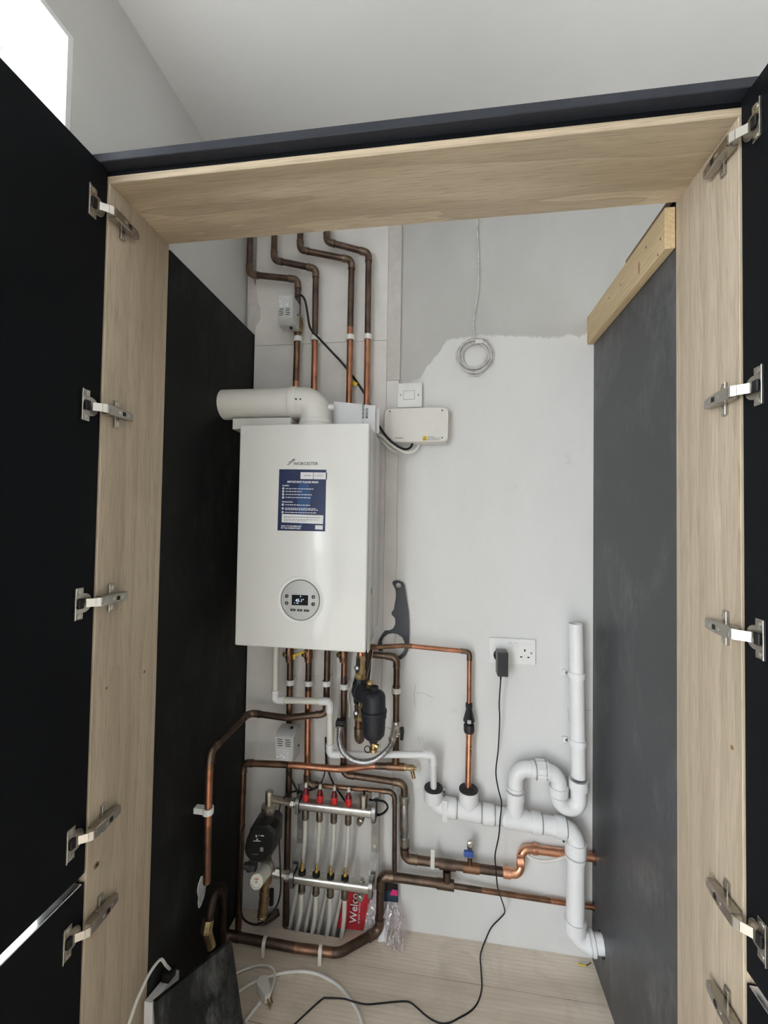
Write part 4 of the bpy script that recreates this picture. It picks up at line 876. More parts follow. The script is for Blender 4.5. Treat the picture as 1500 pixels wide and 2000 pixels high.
MB().lathe(c0, c1 - c0, [(-0.012, .022), (0.004, .0275), (0.016, .0275), (0.018, .025), (0.022, .028), (0.034, .028), (0.05, .024), (0.075, .022)], 26).build('connecting_drum', 'filter', mf)
kc = at_y(730.7, 1349, yk2); kb = at_y(729.5, 1449, yk2); L = kc.z - kb.z
can = MB().lathe(kc, kb - kc, [(0, .010), (L * .01, .022), (L * .05, .0305), (L * .11, .0338), (L * .52, .0350), (L * .72, .0340), (L * .85, .0320), (L * .92, .0235), (L * .96, .0135), (L * 1.0, .0125)], 36).build('canister', 'filter', mf)
MB().lathe(kc + (kb - kc) * 0.36, kb - kc, [(0, .0350), (0.002, .0385), (0.008, .0385), (0.009, .0372), (L * .15, .0372), (L * .16, .0350)], 36).build('collar_ring', 'filter', mf)
MB().lathe(kc + UZ * 0.013, -UZ, [(0, .0125), (0.006, .0130), (0.007, .010), (0.016, .010)], 8).build('cap_nut', 'filter', mf)
MB().lathe(F(722, 1337, 1.236), X3(0.15, -0.4, 0.6), [(-0.02, .008), (0.006, .0090), (0.010, .0085), (0.012, .004)], 14).build('bleed_screw', 'brass', mf)
MB().lathe(kb + UZ * 0.003, -UZ, [(0, .0105), (0.012, .0105), (0.013, .0085), (0.020, .0085), (0.021, .0125), (0.030, .0125), (0.031, .009)], 14).build('drain_valve', 'brass', mf)
MB().lathe(kb + X3(0.006, -0.004, -0.008), X3(1, -0.3, -0.2), [(0, .0075), (0.010, .007), (0.012, .004)], 8).build('drain_plug', 'brass', mf)
rg = [kb + X3(-0.017 + 0.009 * math.cos(a), -0.002, -0.022 + 0.0095 * math.sin(a)) for a in [i * 2 * math.pi / 16 for i in range(17)]]
MB().tube(rg, 0.0016, 8, cap=False).build('keeper_ring', 'rubber', mf)
MB().lathe(F(702, 1366.5), -UZ, [(0, .015), (0.004, .0172), (0.013, .0172), (0.015, .014)], 6).build('union_nut', 'brass', mf)
ballvalve(F(701.5, 1374), F(700.5, 1406), F(696, 1388, 1.265), 0)
run(mf, [F(700.5, 1402), F(700, 1438), at_y(703, 1446, 1.318)], 0.0112, ['dull', 'dull'], swell=1.18, cup=0.016)

# ------------------------------------------------------------------ filling loop
fl_ = thing('filling_loop', 'braided silver filling hose looping under the black filter', 'hose', at_y(708, 1490, 1.32))
hp = smooth([at_y(664.5, 1421, 1.358), at_y(662.5, 1434, 1.345), at_y(663, 1449, 1.330), at_y(669.5, 1467, 1.318), at_y(686, 1482.5, 1.312), at_y(709, 1489, 1.310), at_y(732, 1484, 1.312), at_y(751, 1470, 1.320), at_y(763.5, 1455, 1.338), at_y(766.5, 1442, 1.352)], 10)
def braid():
    m, nt, b = new_mat('braided_steel'); f = noise(nt, 380, 2, 0.5)
    lk(nt, mixc(nt, ramp(nt, f, 0.4, 0.6), (0.22, 0.22, 0.225), (0.62, 0.62, 0.64)), b.inputs['Base Color']); b.inputs['Metallic'].default_value = 0.85; b.inputs['Roughness'].default_value = 0.4
    bump(nt, b, f, 0.5, 0.001); return m
M['braid'] = braid()
MB().tube(hp, 0.0086, 14).build('braided_hose', 'braid', fl_)
for i, j in ((0, 4), (-1, -5)): MB().lathe(hp[i] + (hp[i] - hp[j]) * 0.1, hp[j] - hp[i], [(0, .0125), (0.004, .0128), (0.005, .0098), (0.012, .0098)], 20).build('hose_nut', 'nickel', fl_)
fv = thing('filling_valve', 'black handled filling valve on the pipe left of the filter', 'valve', at_y(668, 1420, 1.37))
MB().tube([W(671, 1409), at_y(667, 1412, 1.37), at_y(665.5, 1418, 1.36)], 0.0090, 12).build('valve_body', 'nickel', fv)
MB().box(W(662, 1404).x, W(680, 1404).x, 1.358, 1.382, W(671, 1411).z, W(671, 1396).z, 0.003, 2).build('valve_handle', 'black', fv)
gv = thing('filling_valve', 'chrome filling valve with black butterfly handle right of the filter', 'valve', at_y(770, 1440, 1.38))
MB().lathe(W(774, 1408), W(774, 1436) - W(774, 1408), [(0, .0130), (0.008, .0155), (0.020, .0155), (0.034, .0140), (0.048, .013)], 10).build('valve_body', 'nickel', gv)
MB().lathe(W(772, 1422, 1.392), at_y(766, 1443, 1.352) - W(772, 1422, 1.392), [(0, .0125), (0.022, .0125), (0.028, .0105), (0.052, .0105)], 12).build('valve_branch', 'nickel', gv)
MB().lathe(at_y(765, 1427, 1.382), -UX, [(0, .008), (0.012, .008), (0.014, .010), (0.019, .010)], 14).build('blank_cap', 'pex', gv)
hc = at_y(784, 1433, 1.37); MB().lathe(at_y(776, 1432, 1.376), hc - at_y(776, 1432, 1.376), [(0, .006), (0.014, .0065)], 10).build('spindle', 'nickel', gv)
m = MB(); m.obox(hc + X3(0.002, 0, 0.011), X3(0.0065, 0, 0.002), X3(0, 0.0055, 0), X3(-0.002, 0, 0.010), 0.003, 2); m.obox(hc + X3(0.001, 0, -0.010), X3(0.006, 0, -0.001), X3(0, 0.0055, 0), X3(0.001, 0, 0.010), 0.003, 2); m.build('butterfly_handle', 'black', gv)
dk = thing('drain_cock', 'brass drain cock at the right end of the pipe below the filling loop', 'drain cock', W(806, 1514))
MB().lathe(W(788, 1498), W(814, 1500.5) - W(788, 1498), [(0, .011), (0.010, .011), (0.011, .008), (0.018, .0095), (0.034, .0095), (0.036, .006), (0.044, .006)], 10).build('cock_body', 'oldbrass', dk)
MB().lathe(W(804, 1501, YP - 0.004), X3(0.30, -0.15, -1), [(0, .0065), (0.012, .0068), (0.020, .0060), (0.030, .0058)], 12).build('nozzle', 'oldbrass', dk)
bv = thing('drain_valve', 'small tap with a blue lever on the low tarnished pipe', 'valve', W(917, 1692))
MB().lathe(W(917.5, 1694), UZ, [(0, .0095), (0.012, .0095), (0.014, .0075), (0.030, .0075)], 12).build('stem', 'dull', bv)
MB().lathe(W(917.5, 1673), UZ, [(0, .0085), (0.018, .0095), (0.022, .0075), (0.032, .010), (0.044, .010), (0.05, .006)], 12).build('tap_body', 'nickel', bv)
q = W(915.5, 1667.5, YP - 0.018); m = MB(); m.obox(q, X3(0.0155, 0, 0), X3(0, 0.006, 0), X3(0, 0, 0.009), 0.003, 2); m.build('lever', 'blue', bv)
MB().lathe(W(918.5, 1648, YP - 0.008), -UY, [(0, .011), (0.006, .011), (0.008, .006), (0.010, .006)], 14).build('end_cap', 'nickel', bv)

# ------------------------------------------------------------------ underfloor heating manifold
yu, yl = 1.374, 1.338; hd = 0.0175
uf = thing('heating_manifold', 'steel underfloor heating manifold with four red flow meters', 'manifold', at_y(650, 1740, yl))
zu = at_y(654, 1584.5, yu - hd).z; zl = at_y(647, 1731, yl - hd).z
ux0, ux1 = at_y(582, 1580, yu - hd).x, at_y(724, 1591, yu - hd).x
lx0, lx1 = at_y(572, 1718, yl - hd).x, at_y(720, 1738, yl - hd).x
def bar(x0, x1, y, z, name):
    return MB().prism(on(X3(x0, y, z), [(a, b) for a, b in rrect(hd * 2, 0.027, 0.008, 4)], UY, UZ), (x1 - x0, 0, 0)).build(name, 'steel', uf)
bar(ux0, ux1, yu, zu, 'flow_bar'); bar(lx0, lx1, yl, zl, 'return_bar')
ut, ub, lt_, lb_ = zu + 0.0135, zu - 0.0135, zl + 0.0135, zl - 0.0135
FX = [at_y(p, 1552, yu).x for p in (597.5, 625, 653, 681)]
for x in FX:
    fm = MB().lathe(X3(x, yu, ut - 0.001), UZ, [(0, .0085), (0.003, .0085), (0.004, .0110), (0.008, .0118), (0.020, .0118), (0.0235, .0108), (0.024, .009)], 18).build('flow_meter', 'red', uf)
    MB().lathe(X3(x, yu, ut + 0.0232), UZ, [(0, .0102), (0.010, .0080), (0.014, .0058), (0.020, .0052)], 16).build('indicator_dome', 'darkred', fm)
    MB().lathe(X3(x, yu, ut + 0.0434), UZ, [(0, .0054), (0.008, .0054), (0.012, .0046), (0.014, .0030)], 14).build('sight_tube', 'pex', fm)
    MB().box(x - .0008, x + .0008, yu - .0124, yu - .0118, ut + .006, ut + .020).build('scale_line', 'darkred', fm)
    MB().lathe(X3(x, yu, ub + 0.001), -UZ, [(0, .0100), (0.004, .0112), (0.034, .0112), (0.036, .0096)], 14).build('pipe_connector', 'darknickel', uf)
LX = [at_y(p, 1698, yl).x for p in (590, 618, 646, 674)]
for x in LX:
    vp = MB().lathe(X3(x, yl, lt_ - 0.001), UZ, [(0, .0125), (0.008, .0125), (0.010, .010)], 18).build('valve_insert', 'black', uf)
    MB().lathe(X3(x, yl, lt_ + 0.0092), UZ, [(0, .0072), (0.006, .0072), (0.008, .0045), (0.017, .0040), (0.019, .0020), (0.027, .0018)], 12).build('valve_pin', 'gold', vp)
    MB().lathe(X3(x, yl, lb_ + 0.001), -UZ, [(0, .0100), (0.004, .0112), (0.028, .0112), (0.029, .0122), (0.033, .0118)], 14).build('pipe_connector', 'darknickel', uf)
    MB().lathe(X3(x, yl, lb_ - 0.0322), -UZ, [(0, .0118), (0.003, .0108), (0.005, .0092)], 14).build('sealing_ring', 'white', uf)
q = X3(at_y(708, 1700, yl).x, yl, lt_); MB().lathe(q, UZ, [(-0.001, .0085), (0.006, .0085), (0.007, .005), (0.012, .0045)], 6).build('blank_plug', 'nickel', uf)
vx = at_y(710, 1560, yu).x
av = MB().lathe(X3(vx, yu, ut - 0.001), UZ, [(0, .010), (0.003, .0128), (0.030, .0128), (0.031, .0145), (0.040, .0145), (0.042, .010)], 20).build('air_vent', 'nickel', uf)
MB().lathe(X3(vx + 0.002, yu, ut + 0.0408), UZ, [(0, .0036), (0.010, .0036)], 10).build('vent_cap', 'black', av)
for x, y, zb in ((at_y(706, 1610, yu).x, yu, ub), (at_y(706, 1745, yl).x, yl, lb_)):
    dv = MB().lathe(X3(x, y, zb + 0.001), -UZ, [(0, .0100), (0.014, .0100), (0.016, .008), (0.020, .008)], 14).build('drain_valve', 'darknickel', uf)
    MB().lathe(X3(x - 0.002, y - 0.004, zb - 0.014), X3(-0.25, -1, -0.35), [(-0.006, .0115), (0.008, .0115), (0.010, .009), (0.016, .0085), (0.0165, .004)], 10).build('drain_cap', 'nickel', dv)
for xs, xl, lab in ((at_y(583.5, 1585, yu).x, at_y(573, 1715, yl).x, 0), (at_y(731, 1590, yu).x, at_y(725, 1730, yl).x, 1)):
    m = MB(); w = 0.0112
    mz = at_y(650, 1652, 1.40).z; fz = at_y(650, 1674, 1.39).z
    path = [(yu + 0.020, zu + 0.050), (yu + 0.020, mz), (yl + 0.020, fz), (yl + 0.020, zl - 0.022)]
    xx = [xs, xs, xl, xl]
    for i in range(3):
        (ya, za), (yb_, zb_) = path[i], path[i + 1]
        A, B = X3(xx[i], ya, za), X3(xx[i + 1], yb_, zb_); d = (B - A).normalized(); nn = UX.cross(d).normalized()
        m.obox((A + B) / 2, UX * w, nn * 0.0012, d * ((B - A).length / 2 + 0.0015))
    br = m.build('mounting_bracket', 'zinc', uf)
    for k2 in (zu - 0.030, mz + 0.022): MB().lathe(X3(xs, yu + 0.0186, k2), -UY, [(0, .0062), (0.0012, .0062), (0.0014, .0032)], 16).build('bracket_bolt', 'nickel', br)
    for yy, zz, x in ((yu, zu, xs), (yl, zl, xl)):   # clamp bands round the bars
        ro = rrect(hd * 2 + 0.016, 0.056, 0.018, 6); ri = rrect(hd * 2 + 0.011, 0.050, 0.016, 6)
        MB().holed(on(X3(x - 0.006, yy, zz), ro, UY, UZ), [on(X3(x - 0.006, yy, zz), ri, UY, UZ)], (0.012, 0, 0)).build('clamp_band', 'zinc', br)
        MB().prism(on(X3(x - 0.007, yy, zz), rrect(hd * 2 + 0.009, 0.047, 0.015, 5), UY, UZ), (0.014, 0, 0)).build('rubber_pad', 'rubber', br)
for x0, y, z in ((ux0, yu, zu), (lx0, yl, zl)):
    MB().lathe(X3(x0, y, z), -UX, [(-0.005, .013), (0.006, .0155), (0.010, .0155), (0.011, .0125), (0.016, .0125), (0.017, .0165), (0.030, .0165), (0.031, .0125), (0.036, .0125)], 8).build('end_union', 'nickel', uf)
for x1, y, z in ((ux1, yu, zu), (lx1, yl, zl)):
    MB().lathe(X3(x1, y, z), UX, [(-0.004, .013), (0.006, .0150), (0.012, .0150), (0.014, .011)], 8).build('end_cap', 'nickel', uf)
# the eight white heating pipes
GPX = 'white heating pipes entering the floor slot'
fz_ = -0.055
def bez(a, b, c, d, n=22): return [a * (1 - t) ** 3 + b * 3 * t * (1 - t) ** 2 + c * 3 * t * t * (1 - t) + d * t ** 3 for t in [i / n for i in range(n + 1)]]
nm = ('first', 'second', 'third', 'fourth')
for i in range(4):
    bt_ = ((560, 1814), (590, 1821), (616, 1826), (646, 1831))[i]; e = at_z(bt_[0], bt_[1], 0.0); ex = e.x; ey = min(1.432, max(1.402, e.y + 0.006))
    S_, E_ = X3(FX[i], yu, ub - 0.030), X3(ex - 0.003, ey + 0.006, fz_)
    pts = bez(S_, S_ + X3(0.002, 0.004, -0.16), E_ + X3(0.030, 0.016, 0.20), E_)
    t = tag(MB().tube(pts, 0.0073, 12).build('heating_pipe', 'pex'), f'white heating pipe hanging from the {nm[i]} red flow meter from the left', 'pipe', GPX)
    bt_ = ((575, 1818), (605, 1824), (633.5, 1829.5), (662.5, 1833))[i]; e = at_z(bt_[0], bt_[1], 0.0); ex = e.x; ey = max(1.400, e.y)
    S_, E_ = X3(LX[i], yl, lb_ - 0.032), X3(ex - 0.004, ey + 0.004, fz_)
    pts = bez(S_, S_ + X3(0, 0.010, -0.09), E_ + X3(0.016, -0.012, 0.09), E_)
    tag(MB().tube(pts, 0.0073, 12).build('heating_pipe', 'pex'), f'white heating pipe under the {nm[i]} yellow valve pin from the left', 'pipe', GPX)

# ------------------------------------------------------------------ pump and mixing valve
yp = 1.30
pm = thing('circulation_pump', 'black circulation pump left of the manifold', 'pump', at_y(508, 1690, yp))
def Z1(x, y): return (460 + x / 6.667, 1520 + y / 6.667)
out = [Z1(*q) for q in ((185, 690), (215, 640), (440, 632), (505, 690), (522, 760), (515, 870), (470, 980), (390, 1080), (320, 1112), (190, 1095), (125, 1020), (105, 930), (140, 790))]
fr0 = [at_y(a, b, yp - 0.050) for a, b in out]; ctr = sum(fr0, Vector()) / len(fr0)
m = MB(); rings = []
for s_, dy in ((0.90, 0), (1.0, 0.006), (1.0, 0.040), (0.94, 0.050)): rings.append([m.bm.verts.new(ctr + (p - ctr) * s_ + UY * dy) for p in fr0])
n = len(fr0)
for i in range(3):
    for j in range(n): m.bm.faces.new((rings[i][j], rings[i][(j + 1) % n], rings[i + 1][(j + 1) % n], rings[i + 1][j]))
m.bm.faces.new(rings[0]); m.bm.faces.new(list(reversed(rings[-1]))); bmesh.ops.recalc_face_normals(m.bm, faces=m.bm.faces)
hd_ = m.build('control_head', 'black', pm)
def pmark(pts, mat='whiteink'): return MB().prism([at_y(*Z1(a, b), yp - 0.0502) for a, b in pts], (0, -0.0003, 0)).build('print', mat, hd_)
for x, y, w, h in ((262, 738, 18, 26), (300, 740, 14, 8), (330, 742, 40, 12), (272, 785, 8, 22), (286, 785, 8, 22), (232, 812, 96, 8), (320, 900, 42, 18), (320, 922, 42, 30), (220, 985, 80, 7)): pmark([(x, y), (x + w, y + 3), (x + w, y + h + 3), (x, y + h)], 'greyink' if y > 890 else 'whiteink')
hs = [at_y(*Z1(*q), yp) for q in ((250, 560), (300, 520), (500, 540), (545, 600), (535, 900), (420, 1090), (200, 1100), (130, 960), (190, 660))]
MB().prism(hs, (0, 0.045, 0)).build('pump_housing', 'pumpgrey', pm)
m = MB()
for q in ((268, 590), (500, 620)): c = at_y(*Z1(*q), yp); m.lathe(c, -UY, [(0, .0055), (0.010, .005), (0.012, .003)], 10)
m.build('housing_bolts', 'black', pm)
vb, vt = at_y(*Z1(430, 505), 1.318), at_y(*Z1(440, 165), 1.318)
MB().lathe(vb - UZ * 0.02, UZ, [(0, .0135), (0.03, .0135)], 16).build('outlet_port', 'pumpgrey', pm)
el = thing('pump_elbow', 'nickel elbow joining the pump top to the manifold', 'pipe fitting', vb)
L = (vt - vb).length
MB().lathe(vb, vt - vb, [(0, .0165), (0.008, .0180), (0.016, .0180), (0.018, .0150), (0.024, .0150), (0.026, .0235), (0.038, .0235), (0.041, .0120), (L * .98, .0115), (L, .0095)], 16).build('elbow_body', 'nickel', el)
q0 = vb + (vt - vb) * 0.72; MB().tube([q0, X3(ux0 - 0.030, yu, zu)], 0.0112, 16).build('branch', 'nickel', el)
mv = thing('mixing_valve', 'brass mixing valve with a white thermostatic head below the pump', 'valve', at_y(513, 1790, 1.30))
f0, f1 = at_y(500.5, 1722.5, 1.215), at_y(521, 1697, 1.292); ax = f1 - f0; L = ax.length
hd2 = MB().lathe(f0, ax, [(0, .0190), (0.002, .0205), (L * .45, .0205), (L * .46, .0195), (L * .8, .0200), (L * .82, .0175), (L, .0165)], 28).build('thermostatic_head', 'warm', mv)
fu_ = Vector((ax.y, -ax.x, 0)).normalized(); fv_ = ax.normalized().cross(fu_); fv_ = fv_ if fv_.z > 0 else -fv_
def ringarc(r0, r1, a0, a1, mat, nme):
    P_ = [f0 - ax.normalized() * 0.0002 + (fu_ * math.cos(math.radians(a)) + fv_ * math.sin(math.radians(a))) * r1 for a in range(a0, a1 + 1, 10)]
    Q_ = [f0 - ax.normalized() * 0.0002 + (fu_ * math.cos(math.radians(a)) + fv_ * math.sin(math.radians(a))) * r0 for a in range(a1, a0 - 1, -10)]
    MB().prism(P_ + Q_, -ax.normalized() * 0.0003).build(nme, mat, hd2)
ringarc(0.0140, 0.0155, 200, 340, 'greyink', 'scale_arc')
for dv, w in ((0.008, 0.009), (0.0055, 0.013)):
    c = f0 - ax.normalized() * 0.0003 + fv_ * dv; MB().prism([c - fu_ * w / 2, c + fu_ * w / 2, c + fu_ * w / 2 + fv_ * 0.0014, c - fu_ * w / 2 + fv_ * 0.0014], -ax.normalized() * 0.0003).build('print', 'redink', hd2)
MB().lathe(f0 - ax.normalized() * 0.0002, -ax, [(0, .0030), (0.0004, .0030)], 12).build('centre_mark', 'greyink', hd2)
MB().lathe(f1 - ax * 0.12, ax, [(0, .0215), (0.008, .0225), (0.010, .018), (0.03, .017)], 24).build('lock_ring', 'nickel', mv)
cb_ = at_y(520, 1700, 1.318); MB().lathe(cb_ + UZ * 0.05, -UZ, [(0, .015), (0.02, .0165), (0.05, .0215), (0.07, .0215), (0.09, .017)], 14).build('valve_body', 'oldbrass', mv)
MB().tube([cb_, X3(lx0 - 0.032, yl, zl)], 0.0115, 14).build('branch', 'nickel', mv)
q = cb_ + (X3(lx0 - 0.032, yl, zl) - cb_) * 0.45; MB().lathe(q, X3(lx0, yl, zl) - q, [(0, .0150), (0.014, .0150)], 6).build('union_nut', 'nickel', mv)
q0, q1 = at_y(517, 1738, 1.315), at_y(512, 1790, 1.315)
MB().lathe(q0, q1 - q0, [(-0.03, .0125), (0, .0125), (0.002, .0160), (0.014, .0160), (0.016, .0145), (0.078, .0145), (0.080, .0160), (0.086, .0160)], 18).build('inlet_tube', 'oldbrass', mv)
MB().lathe(q1 - UZ * 0.001, -UZ, [(0, .0160), (0.003, .0150)], 18).build('sealing_ring', 'white', mv)
MB().tube(smooth([q1 - UZ * 0.004, at_z(511, 1800, 0.022), at_z(526, 1794, 0.016), at_z(543, 1782, 0.016)], 6), 0.0115, 14).build('feed_pipe', 'brown', mv)
q = at_y(489, 1692, 1.325); MB().lathe(q + X3(0.02, 0, 0), -UX, [(0, .013), (0.014, .013), (0.016, .016), (0.028, .016), (0.03, .011), (0.04, .011)], 8).build('side_port', 'pumpgrey', mv)
q = at_y(530, 1752, 1.33); m = MB(); m.obox(q, X3(0.007, 0, 0), X3(0, 0.006, 0), X3(0, 0, 0.026), 0.003, 2); m.build('lever', 'black', mv)
MB().lathe(q + X3(-0.008, -0.006, 0), -UX, [(-0.004, .0045), (0.004, .0045)], 10).build('lever_screw', 'nickel', mv)

# ------------------------------------------------------------------ wall fittings
cb2 = thing('control_box', 'cream wiring control box with a yellow warning triangle', 'control box', at_y(813, 864, WB))
yb2 = 1.404
cc = [at_y(*q, yb2) for q in ((749.3, 828), (876.6, 826))]; zc_t, zc_b = at_y(813, 795.5, yb2).z, at_y(813, 864, yb2).z
xw = (cc[1].x - cc[0].x) / 2; xm = (cc[1].x + cc[0].x) / 2; zh = (zc_t - zc_b) / 2; zm = (zc_t + zc_b) / 2
ol = []
for i in range(40):
    a = 2 * math.pi * (i + 0.5) / 40; x = math.copysign(abs(math.cos(a)) ** 0.22, math.cos(a)); z = math.copysign(abs(math.sin(a)) ** 0.16, math.sin(a)); ol.append((x * xw, z * zh))
mx = max(abs(p[0]) for p in ol); mz = max(abs(p[1]) for p in ol); ol = [(a * xw / mx, b * zh / mz) for a, b in ol]
m = MB(); rings = []
for s_, yy in ((0.972, yb2), (0.992, yb2 + 0.003), (1.0, yb2 + 0.008), (1.0, BBF - 0.0095)): rings.append([m.bm.verts.new(X3(xm + a * s_, yy, zm + b * (1 - (1 - s_) * 1.6))) for a, b in ol])
for i in range(3):
    for j in range(40): m.bm.faces.new((rings[i][j], rings[i][(j + 1) % 40], rings[i + 1][(j + 1) % 40], rings[i + 1][j]))
m.bm.faces.new(rings[0]); m.bm.faces.new(list(reversed(rings[-1]))); bmesh.ops.recalc_face_normals(m.bm, faces=m.bm.faces)
cv = m.build('cover', 'control', cb2)
MB().box(xm - xw * 0.97, xm + xw * 0.97, BBF - 0.0093, BBF - 0.0008, zm - zh * 1.03, zm + zh * 0.94, 0.002, 1).build('back_plate', 'control', cb2)
for q in ((761.5, 803.5), (863.7, 801.5), (863.5, 855), (761.5, 857)): MB().lathe(at_y(*q, yb2), -UY, [(-0.001, .0026), (0.0004, .0026)], 12).build('screw_hole', 'ink', cv)
m = MB()
for i in range(9): c = at_y(771.5 + i * 1.85, 855.6, yb2); m.box(c.x, c.x + 0.0022, yb2 - 0.0003, yb2 + .0002, c.z - 0.0014, c.z + 0.0012 + 0.0005 * (i % 2))
m.build('small_print', 'ink', cv)
wq = at_y(829.8, 856, yb2); MB().box(wq.x - 0.0068, wq.x + 0.0068, yb2 - 0.0003, yb2 + .0002, wq.z - 0.0078, wq.z + 0.0078).build('warning_patch', 'yellow', cv)
tri = lambda s_, dy: [wq + X3(-s_, dy, -s_ * 0.80), wq + X3(s_, dy, -s_ * 0.80), wq + X3(0, dy, s_ * 1.0)]
MB().holed(tri(0.0064, -0.0004), [tri(0.0042, -0.0004)], (0, -0.0002, 0)).build('warning_triangle', 'ink', cv); MB().box(wq.x - .0005, wq.x + .0005, yb2 - .0006, yb2 - .0003, wq.z - 0.002, wq.z + 0.0018).build('warning_bolt', 'ink', cv)
for t_, dz in (('WARNING', 0.0052), ('ISOLATE MAINS SUPPLY', 0.0), ('BEFORE REMOVING LID', -0.0050)): write(t_, 0.0040, at_y(835.5, 856, yb2 - 0.0004) + UZ * dz, cv, 'lettering', 'ink', bold=0.015)
so = thing('switch', 'square white light switch plate above the control box', 'switch', at_y(800, 794, BBF))
a, b = at_y(776.5, 748.5, BBF - 0.009), at_y(824, 795, BBF - 0.009)
MB().box(a.x, b.x, BBF - 0.009, BBF - 0.0002, b.z, a.z, 0.002, 2).build('plate', 'white', so)
q = at_y(799, 771.5, BBF - 0.0095); rk = MB().box(q.x - 0.0185, q.x + 0.0185, BBF - 0.0112, BBF - 0.009, q.z - 0.0145, q.z + 0.0145, 0.0012, 2).build('rocker', 'white', so)
MB().holed(on(X3(q.x, BBF - 0.0092, q.z), rrect(0.0395, 0.0315, 0.001, 2)), [on(X3(q.x, BBF - 0.0092, q.z), rrect(0.0375, 0.0295, 0.001, 2))], (0, 0.0001, 0)).build('rocker_gap', 'greyink', so)
for px in (782.5, 817): MB().lathe(at_y(px, 771.5, BBF - 0.009), -UY, [(-0.001, .0036), (0.0006, .0036), (0.0008, .002)], 12).build('screw', 'zinc', so)
sk_ = thing('plug_socket', 'white double plug socket with a black adapter in its left side', 'socket', at_y(1000, 1298, WB))
ys = WB - 0.0095; a, b = at_y(956.2, 1245.5, ys), at_y(1045.5, 1299, ys)
MB().prism(on(X3((a.x + b.x) / 2, ys, (a.z + b.z) / 2), rrect(b.x - a.x, a.z - b.z, 0.005, 4)), (0, 0.0092, 0)).build('plate', 'white', sk_)
for px, py in ((996.7, 1260.2), (1007, 1260.8)):
    c = at_y(px, py, ys - 0.001); r = MB(); r.obox(c, X3(0.0052, 0, 0), X3(0, 0.0016, 0.0004), X3(0, -0.0004, 0.0080), 0.0008, 1); r.build('rocker', 'white', sk_)
    MB().holed(on(X3(c.x, ys - 0.0001, c.z), rrect(0.0118, 0.0176, 0.001, 2)), [on(X3(c.x, ys - 0.0001, c.z), rrect(0.0106, 0.0164, 0.001, 2))], (0, 0.0001, 0)).build('rocker_gap', 'greyplastic', sk_)
for px, py, w, h in ((1025, 1270.5, .0044, .0080), (1018, 1283, .0066, .0042), (1032, 1284, .0066, .0042)): c = at_y(px, py, ys); MB().box(c.x - w / 2, c.x + w / 2, ys - 0.0002, ys + 0.001, c.z - h / 2, c.z + h / 2).build('pin_slot', 'hole', sk_)
MB().lathe(at_y(1037.7, 1276, ys), -UY, [(-0.001, .0036), (0.0006, .0036), (0.0008, .002)], 12).build('screw', 'zinc', sk_)
ad = thing('power_adapter', 'black plug-in power adapter in the wall socket', 'adapter', at_y(982, 1323, 1.39))
yf_ = 1.378; a, b = at_y(972.5, 1275.5, yf_), at_y(992.5, 1322.5, yf_)
MB().prism([X3(a.x, yf_, b.z), X3(b.x, yf_, b.z), X3(b.x, yf_, a.z), X3(a.x, yf_, a.z)], (0, 0.010, 0)).build('front_shell', 'adapter', ad)
MB().box(a.x - 0.0008, b.x + 0.0008, yf_ + 0.0102, ys - 0.014, b.z - 0.001, a.z + 0.001, 0.002, 2).build('rear_shell', 'adaptertop', ad)
c = at_y(970, 1280, ys - 0.006); MB().lathe(X3(c.x + 0.010, ys - 0.0138, c.z), UY, [(0, .0185), (0.006, .020), (0.0136, .020)], 24).build('plug_base', 'black', ad)
q = X3((a.x + b.x) / 2 - 0.006, yf_ + 0.006, b.z); MB().lathe(q + UZ * 0.002, -UZ, [(0, .0035), (0.010, .0030), (0.016, .0022)], 10).build('strain_relief', 'black', ad)
cq = [q - UZ * 0.012] + [at_y(px, py, y_) for px, py, y_ in ((975, 1376, 1.400), (976, 1405, 1.410), (973, 1464, 1.425), (968.5, 1507, 1.36), (973, 1540, 1.352), (979.5, 1568, 1.352), (977, 1600, 1.352), (974, 1634, 1.355), (967, 1670, 1.352), (969, 1700, 1.352), (972, 1733, 1.352), (980, 1758, 1.39), (986, 1780, 1.405), (978, 1792, 1.415), (960, 1811, 1.430), (949, 1834, 1.444))]
cq += [at_z(px, py, 0.0125 if 660 < px < 720 else 0.004) for px, py in ((938.5, 1864), (939.5, 1893), (941, 1926), (937, 1948), (928, 1966), (915, 1978), (897, 1988), (880, 1997), (863, 1999), (846, 1993), (830, 1982), (812, 1966), (797, 1956.5), (770, 1957), (740, 1960), (715, 1961.5), (692, 1957), (672, 1951), (640, 1949.5), (630, 1951), (606, 1972), (576, 2000), (556, 2018))]
MB().tube(smooth(cq, 5), 0.0021, 8).build('cable', 'black', ad)
# spanner on its peg
def Z4(x, y): return at_y(720 + x / 10.525, 1110 + y / 10.525, 1.437)
so_ = [(485, 310), (500, 268), (545, 250), (620, 262), (700, 300), (735, 350), (755, 480), (785, 680), (815, 880), (828, 1080), (834, 1300), (832, 1560), (812, 1690), (770, 1785), (700, 1850), (600, 1905), (500, 1915), (400, 1885), (340, 1850), (380, 1826), (470, 1856), (560, 1842), (640, 1800), (700, 1740), (732, 1680), (745, 1600), (738, 1520), (690, 1420), (600, 1355), (495, 1335), (400, 1350), (310, 1420), (275, 1500), (275, 1600), (292, 1700), (205, 1700), (180, 1560), (215, 1450), (270, 1360), (335, 1280), (430, 1275), (500, 1240), (545, 1150), (547, 1060), (530, 1010), (475, 955), (470, 905), (520, 840), (537, 720), (547, 670), (570, 600), (572, 510), (545, 420)]
tl = thing('filter_spanner', 'dark hooked filter spanner hanging on the white wall', 'spanner', Z4(600, 1900))
